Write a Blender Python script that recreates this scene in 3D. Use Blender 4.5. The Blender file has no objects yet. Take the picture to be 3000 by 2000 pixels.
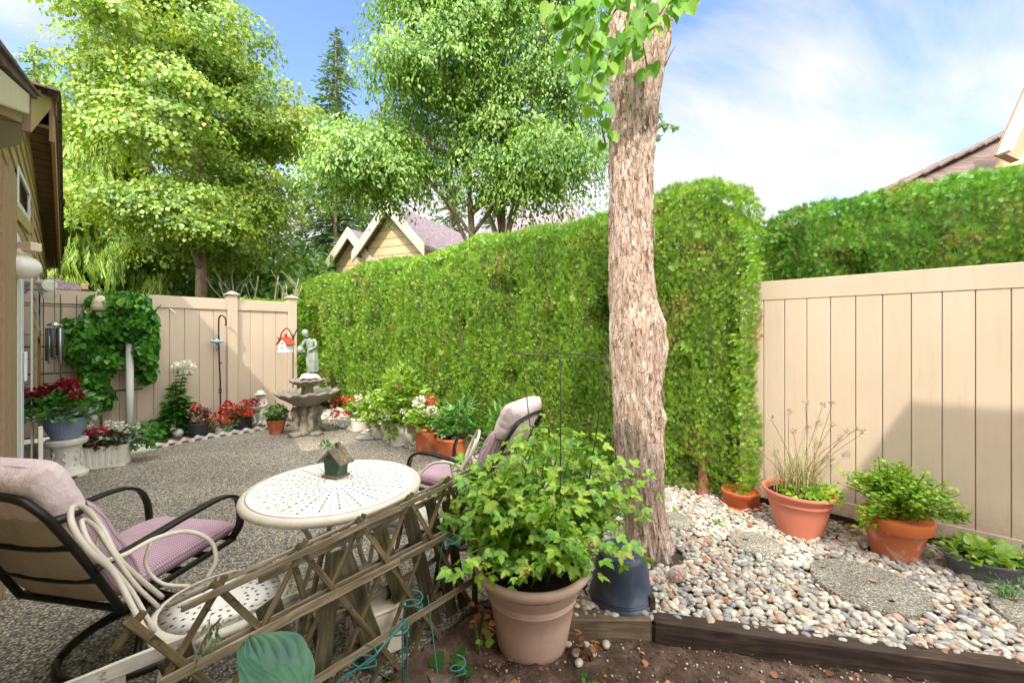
import bpy, math, random
import numpy as np
from math import radians as R, sin, cos, pi, sqrt
from mathutils import Vector, Matrix, noise
random.seed(7)
rng = np.random.default_rng(11)
scene = bpy.context.scene
C = scene.collection

# ---------------------------------------------------------------- camera
F, HX, HY, H = 940.0, 1176.0, 768.0, 1.5      # focal length / principal point of the photograph (2352 px wide), eye height
cam_d = bpy.data.cameras.new("camera"); cam = bpy.data.objects.new("camera", cam_d); C.objects.link(cam)
cam.location = (0, 0, H); cam.rotation_euler = (R(90), 0, 0)
cam_d.sensor_width = 36; cam_d.lens = 36 * F / 2352; cam_d.shift_y = -16 / 2352
cam_d.clip_start = 0.05; cam_d.clip_end = 3000
scene.camera = cam
scene.render.resolution_x, scene.render.resolution_y = 1024, 682

# ---------------------------------------------------------------- light
TH = math.atan2(.7357, .6773)                  # yard axes: v (across, d2) and u (along house and hedge, d1)
D1 = (-.7357, .6773); D2 = (.6773, .7357)
PHI, EL = R(35), R(49)
lx = D2[0]*cos(PHI) + D1[0]*sin(PHI); ly = D2[1]*cos(PHI) + D1[1]*sin(PHI)   # horizontal travel of the light
sun_d = bpy.data.lights.new("sun", 'SUN'); sun = bpy.data.objects.new("sun", sun_d); C.objects.link(sun)
sun_d.energy = 2.2; sun_d.angle = R(0.55); sun_d.color = (1, .93, .80)
sun.rotation_euler = Vector((lx*cos(EL), ly*cos(EL), -sin(EL))).to_track_quat('-Z', 'Y').to_euler()
world = bpy.data.worlds.new("World"); scene.world = world; world.use_nodes = True
wt = world.node_tree; wt.nodes.clear()
def wn(t, **k):
    n = wt.nodes.new(t)
    for a, b in k.items(): setattr(n, a, b)
    return n
sky = wn('ShaderNodeTexSky', sky_type='NISHITA', sun_disc=False, sun_elevation=EL, sun_rotation=math.atan2(-lx, -ly), air_density=1.0, dust_density=0.6, ozone_density=2.0)
tc = wn('ShaderNodeTexCoord'); sp = wn('ShaderNodeSeparateXYZ'); wt.links.new(tc.outputs['Generated'], sp.inputs[0])
def wm(op, a, b=None):
    n = wn('ShaderNodeMath', operation=op)
    for i, q in enumerate((a, b)):
        if q is None: continue
        if isinstance(q, (int, float)): n.inputs[i].default_value = q
        else: wt.links.new(q, n.inputs[i])
    return n.outputs[0]
zz = wm('MAXIMUM', wm('ADD', sp.outputs[2], .12), .06)
cx_ = wm('DIVIDE', sp.outputs[0], zz); cy_ = wm('DIVIDE', sp.outputs[1], zz)
ca, sa = cos(R(28)), sin(R(28))
ra = wm('ADD', wm('MULTIPLY', cx_, ca), wm('MULTIPLY', cy_, sa)); rb = wm('SUBTRACT', wm('MULTIPLY', cy_, ca), wm('MULTIPLY', cx_, sa))
cb = wn('ShaderNodeCombineXYZ'); wt.links.new(wm('MULTIPLY', ra, .55), cb.inputs[0]); wt.links.new(wm('MULTIPLY', rb, 1.15), cb.inputs[1]); cb.inputs[2].default_value = 3.4
n1 = wn('ShaderNodeTexNoise'); n1.inputs['Scale'].default_value = 1.3; n1.inputs['Detail'].default_value = 9; n1.inputs['Roughness'].default_value = .58; n1.inputs['Distortion'].default_value = .5
wt.links.new(cb.outputs[0], n1.inputs['Vector'])
n2 = wn('ShaderNodeTexNoise'); n2.inputs['Scale'].default_value = .55; n2.inputs['Detail'].default_value = 3
wt.links.new(cb.outputs[0], n2.inputs['Vector'])
cov = wm('ADD', wm('MULTIPLY', n1.outputs[0], .65), wm('MULTIPLY', n2.outputs[0], .55))
cov = wm('ADD', cov, wm('MULTIPLY', wm('SUBTRACT', .42, sp.outputs[2]), .30))      # thicker cloud lower down
rmp = wn('ShaderNodeValToRGB'); rmp.color_ramp.elements[0].position = .50; rmp.color_ramp.elements[1].position = .66
wt.links.new(cov, rmp.inputs[0])
mx = wn('ShaderNodeMix', data_type='RGBA'); wt.links.new(rmp.outputs[0], mx.inputs['Factor'])
sg = wn('ShaderNodeMix', data_type='RGBA', blend_type='MULTIPLY'); sg.inputs['Factor'].default_value = 1; sg.inputs['B'].default_value = (1.25, 1.28, 1.32, 1)
wt.links.new(sky.outputs[0], sg.inputs['A']); wt.links.new(sg.outputs['Result'], mx.inputs['A'])

# clouds thickened and brightened towards the unseen sun side, added to lift the shade
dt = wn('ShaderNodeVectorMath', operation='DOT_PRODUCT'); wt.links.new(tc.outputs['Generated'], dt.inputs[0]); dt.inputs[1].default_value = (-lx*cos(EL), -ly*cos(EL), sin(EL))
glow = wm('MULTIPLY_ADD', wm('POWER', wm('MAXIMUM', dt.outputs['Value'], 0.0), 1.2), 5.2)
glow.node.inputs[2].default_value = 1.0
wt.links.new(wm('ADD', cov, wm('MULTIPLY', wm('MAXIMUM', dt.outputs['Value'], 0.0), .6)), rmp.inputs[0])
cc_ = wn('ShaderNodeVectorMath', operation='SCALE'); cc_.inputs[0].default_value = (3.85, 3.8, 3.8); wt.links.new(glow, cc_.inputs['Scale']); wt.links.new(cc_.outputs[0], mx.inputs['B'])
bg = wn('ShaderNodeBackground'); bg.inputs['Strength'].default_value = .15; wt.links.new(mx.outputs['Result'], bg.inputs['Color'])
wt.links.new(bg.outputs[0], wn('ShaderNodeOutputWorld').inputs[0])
vs = scene.view_settings; vs.view_transform = 'Standard'; vs.look = 'None'; vs.gamma = 1; vs.exposure = 0.92

# ---------------------------------------------------------------- helpers
def at(px, py, z=0.0):
    y = F*(H-z)/(py-HY); return Vector(((px-HX)/F*y, y, z))
def aty(px, py, y): return Vector(((px-HX)/F*y, y, H-(py-HY)*y/F))
def uv(v, u, z=0): return Vector((D2[0]*v+D1[0]*u, D2[1]*v+D1[1]*u, z))
def px2v(px, u):   # depth at which a column of the picture meets the plane u
    t = (px-HX)/F; y = u/(t*D1[0]+D1[1]); return (t*D2[0]+D2[1])*y

def tag(o, label=None, cat=None, group=None, kind=None):
    if label: o['label'] = label
    if cat: o['category'] = cat
    if group: o['group'] = group
    if kind: o['kind'] = kind
    return o
def thing(name, label, cat, loc=(0, 0, 0), rz=0.0, group=None):
    o = bpy.data.objects.new(name, None); C.objects.link(o); o.location = loc; o.rotation_euler = (0, 0, rz)
    o.empty_display_size = .1
    return tag(o, label, cat, group)
def mesh_np(name, v, faces=None, nper=None, flat=None, mat=None, parent=None, smooth=False):
    me = bpy.data.meshes.new(name)
    if flat is not None:
        v = np.ascontiguousarray(v, dtype=np.float32); n = len(flat)//nper if isinstance(nper, int) else len(nper)
        me.vertices.add(len(v)); me.vertices.foreach_set('co', v.ravel())
        me.loops.add(len(flat)); me.loops.foreach_set('vertex_index', np.asarray(flat, dtype=np.int32))
        cnt = np.full(n, nper, dtype=np.int32) if isinstance(nper, int) else np.asarray(nper, dtype=np.int32)
        st = np.concatenate([[0], np.cumsum(cnt)[:-1]]).astype(np.int32)
        me.polygons.add(n); me.polygons.foreach_set('loop_start', st); me.polygons.foreach_set('loop_total', cnt)
        me.update(calc_edges=True)
    else:
        me.from_pydata([tuple(p) for p in v], [], faces); me.update()
    if smooth: me.polygons.foreach_set('use_smooth', [True]*len(me.polygons))
    if mat: me.materials.append(mat)
    o = bpy.data.objects.new(name, me); C.objects.link(o)
    if parent: o.parent = parent
    return o
def scatter(name, tv, tf, pos, axis, nrm, scale, mat, parent=None, smooth=False):
    """copies of one small leaf / pebble shape joined into one mesh. tv (k,3) with y along axis, z along normal"""
    tv = np.asarray(tv, float); pos = np.asarray(pos, float); N = len(pos); k = len(tv)
    a = np.asarray(axis, float); a = a/np.maximum(np.linalg.norm(a, axis=1, keepdims=True), 1e-6)
    n = np.asarray(nrm, float); x = np.cross(a, n); x /= np.maximum(np.linalg.norm(x, axis=1, keepdims=True), 1e-6); n = np.cross(x, a)
    s = np.asarray(scale, float)
    if s.ndim == 1: s = np.repeat(s[:, None], 3, 1)
    V = pos[:, None, :] + (tv[None, :, 0:1]*s[:, None, 0:1])*x[:, None, :] + (tv[None, :, 1:2]*s[:, None, 1:2])*a[:, None, :] + (tv[None, :, 2:3]*s[:, None, 2:3])*n[:, None, :]
    flat1 = np.concatenate([np.array(f) for f in tf]); cnt1 = np.array([len(f) for f in tf])
    flat = (flat1[None, :] + (np.arange(N)*k)[:, None]).ravel()
    return mesh_np(name, V.reshape(-1, 3), flat=flat, nper=np.tile(cnt1, N), mat=mat, parent=parent, smooth=smooth)

class MB:
    def __init__(s): s.v = []; s.f = []
    def add(s, vs, fs):
        b = len(s.v); s.v += [tuple(p) for p in vs]; s.f += [tuple(b+i for i in f) for f in fs]; return s
    def box(s, x0, x1, y0, y1, z0, z1):
        return s.add([(x0,y0,z0),(x1,y0,z0),(x1,y1,z0),(x0,y1,z0),(x0,y0,z1),(x1,y0,z1),(x1,y1,z1),(x0,y1,z1)],
                     [(0,3,2,1),(4,5,6,7),(0,1,5,4),(1,2,6,5),(2,3,7,6),(3,0,4,7)])
    def prism(s, poly, axis, a, b):
        """polygon of 2D points extruded along axis ('x','y','z') from a to b"""
        n = len(poly)
        def P(p, w): return {'x': (w, p[0], p[1]), 'y': (p[0], w, p[1]), 'z': (p[0], p[1], w)}[axis]
        vs = [P(p, a) for p in poly]+[P(p, b) for p in poly]
        return s.add(vs, [tuple(range(n))[::-1], tuple(range(n, 2*n))]+[(i, (i+1) % n, n+(i+1) % n, n+i) for i in range(n)])
    def beam(s, p0, p1, w, t, up=(0, 0, 1)):
        p0, p1 = Vector(p0), Vector(p1); d = (p1-p0).normalized(); x = d.cross(Vector(up)).normalized(); y = x.cross(d)
        vs = [p+x*(a*w/2)+y*(b*t/2) for p in (p0, p1) for a, b in ((-1,-1),(1,-1),(1,1),(-1,1))]
        return s.add(vs, [(0,3,2,1),(4,5,6,7),(0,1,5,4),(1,2,6,5),(2,3,7,6),(3,0,4,7)])
    def tube(s, pts, r, n=8, caps=True, flat=None):
        pts = [Vector(p) for p in pts]; m = len(pts)
        if not hasattr(r, '__len__'): r = [r]*m
        x = None; b = len(s.v)
        for i, p in enumerate(pts):
            d = (pts[min(i+1, m-1)]-pts[max(i-1, 0)])
            if d.length < 1e-9: d = Vector((0, 0, 1))
            d.normalize()
            if x is None: x = d.orthogonal().normalized()
            else:
                x = x-d*x.dot(d)
                if x.length < 1e-6: x = d.orthogonal()
                x.normalize()
            y = d.cross(x)
            for k in range(n):
                a = 2*pi*k/n; s.v.append(tuple(p+x*(cos(a)*r[i])+y*(sin(a)*r[i])))
        for i in range(m-1):
            for k in range(n):
                s.f.append((b+i*n+k, b+i*n+(k+1) % n, b+(i+1)*n+(k+1) % n, b+(i+1)*n+k))
        if caps: s.f.append(tuple(b+k for k in range(n))[::-1]); s.f.append(tuple(b+(m-1)*n+k for k in range(n)))
        return s
    def lathe(s, prof, n=32, c=(0, 0, 0), sx=1, sy=1, wob=None):
        b = len(s.v); m = len(prof)
        for i, (r, z) in enumerate(prof):
            for k in range(n):
                a = 2*pi*k/n; q = 1+(wob(a, i) if wob else 0)
                s.v.append((c[0]+r*q*cos(a)*sx, c[1]+r*q*sin(a)*sy, c[2]+z))
        for i in range(m-1):
            for k in range(n):
                s.f.append((b+i*n+k, b+i*n+(k+1) % n, b+(i+1)*n+(k+1) % n, b+(i+1)*n+k))
        if prof[0][0] > 1e-5: s.f.append(tuple(b+k for k in range(n))[::-1])
        if prof[-1][0] > 1e-5: s.f.append(tuple(b+(m-1)*n+k for k in range(n)))
        return s
    def ball(s, c, r, n=12, sx=1, sy=1, sz=1):
        m = n//2
        return s.lathe([(max(r*sin(pi*i/m), 1e-6), -r*sz*cos(pi*i/m)) for i in range(m+1)], n, c, sx, sy)
    def build(s, name, mat, parent=None, smooth=False, bevel=0, seg=2, auto=None):
        o = mesh_np(name, s.v, s.f, mat=mat, parent=parent, smooth=smooth or bool(auto))
        if auto:
            o.data.set_sharp_from_angle(angle=R(auto))
        if bevel:
            m = o.modifiers.new('bevel', 'BEVEL'); m.width = bevel; m.segments = seg; m.limit_method = 'ANGLE'
        return o
def curve(pts, n=8):
    """Catmull-Rom through points"""
    P = [Vector(p) for p in pts]; P = [P[0]*2-P[1]]+P+[P[-1]*2-P[-2]]; out = []
    for i in range(1, len(P)-2):
        for k in range(n):
            t = k/n; a, b, c, d = P[i-1], P[i], P[i+1], P[i+2]
            out.append(.5*((2*b)+(c-a)*t+(2*a-5*b+4*c-d)*t*t+(3*b-a-3*c+d)*t**3))
    out.append(P[-2]); return out
def copy_tree(o, parent=None):
    c = o.copy(); C.objects.link(c); c.parent = parent
    for ch in list(o.children): copy_tree(ch, c)
    return c

# ---------------------------------------------------------------- materials
def lin(h):
    if not isinstance(h, str): return tuple(h)[:3]
    return tuple(((int(h[i:i+2], 16)/255+.055)/1.055)**2.4 if int(h[i:i+2], 16) > 10 else int(h[i:i+2], 16)/255/12.92 for i in (0, 2, 4))
class NT:
    def __init__(s, name):
        s.m = bpy.data.materials.new(name); s.m.use_nodes = True; s.t = s.m.node_tree; s.t.nodes.clear()
        s.out = s.n('ShaderNodeOutputMaterial')
    def n(s, t, **k):
        n = s.t.nodes.new(t)
        for a, b in k.items(): setattr(n, a, b)
        return n
    def l(s, a, b): s.t.links.new(a, b)
    def setv(s, inp, v):
        if isinstance(v, bpy.types.NodeSocket): s.l(v, inp)
        elif hasattr(v, '__len__') and len(v) == 3 and inp.type == 'RGBA': inp.default_value = (*v, 1)
        else: inp.default_value = v
    def math(s, op, a, b=None, c=None, clamp=False):
        n = s.n('ShaderNodeMath', operation=op, use_clamp=clamp)
        for i, q in enumerate((a, b, c)):
            if q is not None: s.setv(n.inputs[i], q)
        return n.outputs[0]
    def mix(s, f, a, b, bt='MIX'):
        n = s.n('ShaderNodeMix', data_type='RGBA', blend_type=bt); s.setv(n.inputs['Factor'], f); s.setv(n.inputs['A'], a); s.setv(n.inputs['B'], b); return n.outputs['Result']
    def obj(s, scale=(1, 1, 1), rot=(0, 0, 0), loc=(0, 0, 0), what='Object'):
        tc = s.n('ShaderNodeTexCoord'); mp = s.n('ShaderNodeMapping'); s.l(tc.outputs[what], mp.inputs[0])
        mp.inputs['Scale'].default_value = scale; mp.inputs['Rotation'].default_value = rot; mp.inputs['Location'].default_value = loc; return mp.outputs[0]
    def noise(s, vec, sc=5, det=4, ro=.55, dist=0):
        n = s.n('ShaderNodeTexNoise'); s.l(vec, n.inputs['Vector']); n.inputs['Scale'].default_value = sc; n.inputs['Detail'].default_value = det
        n.inputs['Roughness'].default_value = ro; n.inputs['Distortion'].default_value = dist; return n.outputs[0]
    def vor(s, vec, sc=5, feat='F1', out='Distance', rnd=1):
        n = s.n('ShaderNodeTexVoronoi', feature=feat); s.l(vec, n.inputs['Vector']); n.inputs['Scale'].default_value = sc; n.inputs['Randomness'].default_value = rnd; return n.outputs[out]
    def ramp(s, f, stops, interp='LINEAR'):
        n = s.n('ShaderNodeValToRGB'); e = n.color_ramp.elements; n.color_ramp.interpolation = interp
        while len(e) < len(stops): e.new(.5)
        for el, (p, c) in zip(e, stops):
            el.position = p; c = (c, c, c) if isinstance(c, (int, float)) else lin(c); el.color = (*c, 1)
        s.l(f, n.inputs[0]); return n.outputs[0]
    def bump(s, h, st=.5, d=.01, nrm=None):
        n = s.n('ShaderNodeBump'); s.l(h, n.inputs['Height']); n.inputs['Strength'].default_value = st; n.inputs['Distance'].default_value = d
        if nrm: s.l(nrm, n.inputs['Normal'])
        return n.outputs[0]
    def bsdf(s, col, rough=.6, nrm=None, metal=0, spec=.5, **k):
        b = s.n('ShaderNodeBsdfPrincipled'); s.setv(b.inputs['Base Color'], col); s.setv(b.inputs['Roughness'], rough); b.inputs['Metallic'].default_value = metal
        b.inputs['Specular IOR Level'].default_value = spec
        if nrm: s.l(nrm, b.inputs['Normal'])
        for a, v in k.items(): s.setv(b.inputs[a], v)
        return b.outputs[0]
    def done(s, sh): s.l(sh, s.out.inputs[0]); return s.m
def plain(name, col, rough=.6, var=.12, sc=6, bump=.15, bsc=60, bd=.002, metal=0, dirt=None, dirt_amt=.5, spec=.4):
    q = NT(name); v = q.obj(); c = lin(col)
    n = q.noise(v, sc, 6, .6); f = q.math('MULTIPLY_ADD', n, 2*var, 1-var)
    col_ = q.mix(1, c, q.n('ShaderNodeCombineColor').outputs[0], 'MULTIPLY')
    cc = q.n('ShaderNodeCombineColor'); [q.l(f, cc.inputs[i]) for i in range(3)]
    col_ = q.mix(1, c, cc.outputs[0], 'MULTIPLY')
    if dirt:
        dn = q.noise(v, sc*.8, 8, .7, .3); col_ = q.mix(q.math('MULTIPLY', q.ramp(dn, [(.48, 0.0), (.66, 1.0)]), dirt_amt), col_, lin(dirt))
    nb = q.bump(q.noise(v, bsc, 5, .6), bump, bd) if bump else None
    return q.done(q.bsdf(col_, rough, nb, metal, spec))
def leafmat(name, stops, trans=.35, patch=None, patch_sc=1.2, rough=.5, gloss=.06, dry=None):
    q = NT(name); g = q.n('ShaderNodeNewGeometry'); f = g.outputs['Random Per Island']
    if patch:
        n = q.noise(q.obj(), patch_sc, 3, .6); f = q.math('ADD', q.math('MULTIPLY', f, 1-patch), q.math('MULTIPLY', q.math('MULTIPLY_ADD', n, 2.2, -.6, clamp=True), patch))
    col = q.ramp(f, stops)
    if dry:      # patches of dead sprays
        dn = q.noise(q.obj(), dry[1], 5, .65, .4); dm = q.math('MULTIPLY', q.ramp(dn, [(dry[2], 0.0), (dry[2]+.07, 1.0)]), q.ramp(g.outputs['Random Per Island'], [(.35, 0.0), (.4, dry[3])], 'CONSTANT')); col = q.mix(dm, col, lin(dry[0]))
    d = q.n('ShaderNodeBsdfDiffuse'); q.l(col, d.inputs[0])
    t = q.n('ShaderNodeBsdfTranslucent'); tcol = q.mix(1, col, (1.25, 1.15, .55), 'MULTIPLY'); q.l(tcol, t.inputs[0])
    m1 = q.n('ShaderNodeMixShader'); m1.inputs[0].default_value = trans; q.l(d.outputs[0], m1.inputs[1]); q.l(t.outputs[0], m1.inputs[2])
    gl = q.n('ShaderNodeBsdfGlossy'); gl.inputs['Roughness'].default_value = rough; gl.inputs['Color'].default_value = (.9, .95, .9, 1)
    m2 = q.n('ShaderNodeMixShader'); m2.inputs[0].default_value = gloss; q.l(m1.outputs[0], m2.inputs[1]); q.l(gl.outputs[0], m2.inputs[2])
    return q.done(m2.outputs[0])

def m_patio():
    q = NT('exposed aggregate'); v = q.obj()
    cells = q.n('ShaderNodeTexVoronoi'); q.l(v, cells.inputs['Vector']); cells.inputs['Scale'].default_value = 95
    sepc = q.n('ShaderNodeSeparateColor'); q.l(cells.outputs['Color'], sepc.inputs[0])
    col = q.ramp(sepc.outputs[0], [(0, '625f5c'), (.2, '938b80'), (.42, 'b5a996'), (.6, '9d9a94'), (.8, 'd3c6b1'), (.93, 'ece2d0'), (1, 'b9946f')])
    edge = q.math('MULTIPLY_ADD', cells.outputs['Distance'], -1.0, .55)
    gap = q.ramp(cells.outputs['Distance'], [(.38, 1.0), (.62, .36)])
    big = q.mix(1, q.ramp(q.noise(v, 1.3, 5, .6), [(.3, .78), (.7, 1.12)]), q.ramp(q.noise(v, .5, 6, .7, .5), [(.4, .82), (.6, 1.05)]), 'MULTIPLY')
    col = q.mix(1, q.mix(1, col, gap, 'MULTIPLY'), big, 'MULTIPLY')
    return q.done(q.bsdf(col, .75, q.bump(edge, .7, .006), spec=.25))
def m_concrete_step():
    q = NT('pebbled concrete'); v = q.obj(); vc = q.n('ShaderNodeTexVoronoi'); q.l(v, vc.inputs['Vector']); vc.inputs['Scale'].default_value = 150
    s = q.n('ShaderNodeSeparateColor'); q.l(vc.outputs['Color'], s.inputs[0])
    col = q.ramp(s.outputs[0], [(0, '5c584f'), (.5, '878177'), (.8, 'a39d90'), (1, 'c6c0b4')])
    col = q.mix(1, col, q.ramp(q.noise(v, 4, 5), [(.3, .75), (.7, 1.1)]), 'MULTIPLY')
    return q.done(q.bsdf(col, .85, q.bump(vc.outputs['Distance'], .5, -.004), spec=.2))
def m_pebble():
    q = NT('river pebble'); g = q.n('ShaderNodeNewGeometry'); f = g.outputs['Random Per Island']
    col = q.ramp(f, [(0, '9d9b98'), (.12, 'c8c0b4'), (.26, 'ded4c4'), (.38, 'b3b0aa'), (.5, 'cdbba5'), (.6, 'eadfce'), (.7, 'a9a6a2'), (.8, 'd6cec1'), (.9, 'c9aa94'), (1, 'f0e7d9')], 'CONSTANT')
    v = q.obj(); col = q.mix(1, col, q.ramp(q.noise(v, 70, 5, .7), [(.3, .62), (.7, 1.0)]), 'MULTIPLY')
    return q.done(q.bsdf(col, .6, q.bump(q.noise(v, 160, 3), .2, .002), spec=.35))
def m_soil():
    q = NT('garden soil'); v = q.obj()
    n = q.noise(v, 9, 9, .72); col = q.ramp(n, [(.3, '382c26'), (.5, '5f4c41'), (.7, '8a7666')])
    sp_ = q.vor(v, 130); w = q.ramp(sp_, [(.0, 1.0), (.16, 1.0), (.2, 0.0)])
    msk = q.ramp(q.noise(v, 5, 4), [(.42, 0.0), (.6, 1.0)]); w = q.mix(1, w, msk, 'MULTIPLY')
    col = q.mix(w, col, lin('a89a8c'))
    return q.done(q.bsdf(col, .95, q.bump(q.noise(v, 60, 8, .75), .8, .008), spec=.1))
def m_wood(name, a, b, c, dark=None, grain=1.0, axis='x'):
    q = NT(name); sc = {'x': (2.2, 34, 34), 'y': (34, 2.2, 34), 'z': (34, 34, 2.2)}[axis]
    oi = q.n('ShaderNodeObjectInfo'); tc = q.n('ShaderNodeTexCoord'); mp = q.n('ShaderNodeMapping'); q.l(tc.outputs['Object'], mp.inputs[0]); mp.inputs['Scale'].default_value = sc
    cv = q.n('ShaderNodeCombineXYZ'); [q.l(q.math('MULTIPLY', oi.outputs['Random'], 37.0), cv.inputs[i]) for i in range(3)]; q.l(cv.outputs[0], mp.inputs['Location'])
    n = q.noise(mp.outputs[0], 1.6, 7, .65, .6); col = q.ramp(n, [(.3, a), (.5, b), (.68, c)])
    col = q.mix(1, col, q.ramp(q.noise(q.obj(), 7, 4), [(.3, .72), (.7, 1.12)]), 'MULTIPLY')
    col = q.mix(1, col, q.ramp(oi.outputs['Random'], [(0, .78), (1, 1.12)]), 'MULTIPLY')
    if dark: col = q.mix(q.ramp(q.noise(q.obj(), 14, 6, .7), [(.56, 0.0), (.64, 1.0)]), col, lin(dark))
    return q.done(q.bsdf(col, .8, q.bump(n, .6*grain, .004), spec=.2))
def m_bark(name, stops, sc=(9, 9, 1.5), bd=.03):
    q = NT(name); v = q.obj(scale=sc)
    n = q.noise(v, 2.2, 9, .72, 1.2); n2 = q.noise(q.obj(scale=(sc[0]*2.6, sc[1]*2.6, sc[2]*1.5)), 2.2, 8, .7, 1.6)
    h = q.math('ADD', q.math('MULTIPLY', n, .62), q.math('MULTIPLY', n2, .42))
    wv = q.n('ShaderNodeVectorMath', operation='ADD'); q.l(q.obj(scale=(sc[0]*1.6, sc[1]*1.6, sc[2]*1.5)), wv.inputs[0]); ncol = q.n('ShaderNodeTexNoise'); ncol.inputs['Scale'].default_value = 14; q.l(q.obj(), ncol.inputs['Vector'])
    q.l(ncol.outputs['Color'], wv.inputs[1]); vo = q.vor(wv.outputs[0], 2.0, 'DISTANCE_TO_EDGE'); h = q.math('ADD', h, q.ramp(vo, [(0, -.0), (.0, 0.0), (.045, .16)]))
    h = q.math('SUBTRACT', h, .13)
    col = q.ramp(h, stops)
    col = q.mix(1, col, q.ramp(q.noise(q.obj(), 3, 4), [(.3, .85), (.7, 1.1)]), 'MULTIPLY')
    return q.done(q.bsdf(col, .9, q.bump(h, 1, bd), spec=.15))
def m_shingle(name, a, b, sc=7.0):
    q = NT(name); tc = q.n('ShaderNodeTexCoord'); s = q.n('ShaderNodeSeparateXYZ'); q.l(tc.outputs['Object'], s.inputs[0])
    cv = q.n('ShaderNodeCombineXYZ'); q.l(q.math('ADD', s.outputs[0], s.outputs[1]), cv.inputs[0]); q.l(q.math('MULTIPLY', s.outputs[2], 1.9), cv.inputs[1])
    br = q.n('ShaderNodeTexBrick'); q.l(cv.outputs[0], br.inputs[0]); br.inputs['Scale'].default_value = sc; br.inputs['Color1'].default_value = (*lin(a), 1); br.inputs['Color2'].default_value = (*lin(b), 1)
    br.inputs['Mortar'].default_value = (*[x*.25 for x in lin(a)], 1); br.inputs['Mortar Size'].default_value = .03; br.inputs['Brick Width'].default_value = .9; br.inputs['Row Height'].default_value = .9
    col = q.mix(1, br.outputs[0], q.ramp(q.noise(tc.outputs['Object'], 6, 5), [(.3, .8), (.7, 1.15)]), 'MULTIPLY')
    return q.done(q.bsdf(col, .85, q.bump(br.outputs['Fac'], .6, -.02), spec=.2))
def m_perforated():
    """cream enamelled steel sheet punched with rays of small leaf shaped holes"""
    q = NT('perforated cream metal'); tc = q.n('ShaderNodeTexCoord'); s = q.n('ShaderNodeSeparateXYZ'); q.l(tc.outputs['Object'], s.inputs[0])
    x, y = s.outputs[0], s.outputs[1]; r = q.math('SQRT', q.math('ADD', q.math('MULTIPLY', x, x), q.math('MULTIPLY', y, y)))
    an = q.math('DIVIDE', q.math('ARCTAN2', y, x), 2*pi)
    def dash(na, nr, off, w, l, r0, r1, slant):
        a = q.math('SUBTRACT', q.math('FRACT', q.math('ADD', q.math('MULTIPLY', q.math('ADD', an, 1), na), off)), .5)
        b = q.math('SUBTRACT', q.math('FRACT', q.math('ADD', q.math('MULTIPLY', r, nr), q.math('MULTIPLY', q.math('FLOOR', q.math('ADD', q.math('MULTIPLY', q.math('ADD', an, 1), na), off)), .37))), .5)
        al = q.math('MULTIPLY', q.math('MULTIPLY', a, 2*pi/na), r); bl = q.math('DIVIDE', b, nr)
        aa = q.math('ADD', q.math('MULTIPLY', al, cos(slant)), q.math('MULTIPLY', bl, sin(slant))); bb = q.math('SUBTRACT', q.math('MULTIPLY', bl, cos(slant)), q.math('MULTIPLY', al, sin(slant)))
        d = q.math('ADD', q.math('POWER', q.math('ABSOLUTE', q.math('DIVIDE', aa, w)), 1.4), q.math('POWER', q.math('ABSOLUTE', q.math('DIVIDE', bb, l)), 1.4))
        m = q.math('LESS_THAN', d, 1.0); return q.math('MULTIPLY', m, q.math('MULTIPLY', q.math('GREATER_THAN', r, r0), q.math('LESS_THAN', r, r1)))
    hole = q.math('MAXIMUM', dash(26, 27, 0, .0032, .0088, .07, .37, .6), q.math('MAXIMUM', dash(26, 27, 0, .0032, .0088, .07, .37, -.9), dash(52, 24, .5, .0028, .0075, .17, .37, .2)))
    g = q.bsdf(q.mix(1, lin('f3ede4'), q.ramp(q.noise(tc.outputs['Object'], 5, 5), [(.3, .88), (.7, 1.03)]), 'MULTIPLY'), .5, spec=.3)
    tr = q.n('ShaderNodeBsdfTransparent'); ms = q.n('ShaderNodeMixShader'); q.l(hole, ms.inputs[0]); q.l(g, ms.inputs[1]); q.l(tr.outputs[0], ms.inputs[2])
    return q.done(ms.outputs[0])
def m_cushion():
    q = NT('woven pink cushion cloth'); v = q.obj(scale=(88, 88, 88)); s = q.n('ShaderNodeSeparateXYZ'); q.l(v, s.inputs[0])
    wx = q.math('GREATER_THAN', q.math('FRACT', q.math('ADD', s.outputs[0], 100)), .32); wy = q.math('GREATER_THAN', q.math('FRACT', q.math('ADD', s.outputs[1], 100)), .32)
    wz = q.math('GREATER_THAN', q.math('FRACT', q.math('ADD', s.outputs[2], 100)), .32)
    k = q.math('MULTIPLY', wx, wy)
    col = q.mix(q.math('MULTIPLY', k, .75), lin('a98290'), lin('e6ccd6'))
    col = q.mix(1, col, q.ramp(q.noise(q.obj(), 4, 6, .6), [(.3, .8), (.7, 1.06)]), 'MULTIPLY')
    return q.done(q.bsdf(col, .9, q.bump(k, .3, .002, q.bump(q.noise(q.obj(), 6, 3), .5, .02)), spec=.15))
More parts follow.
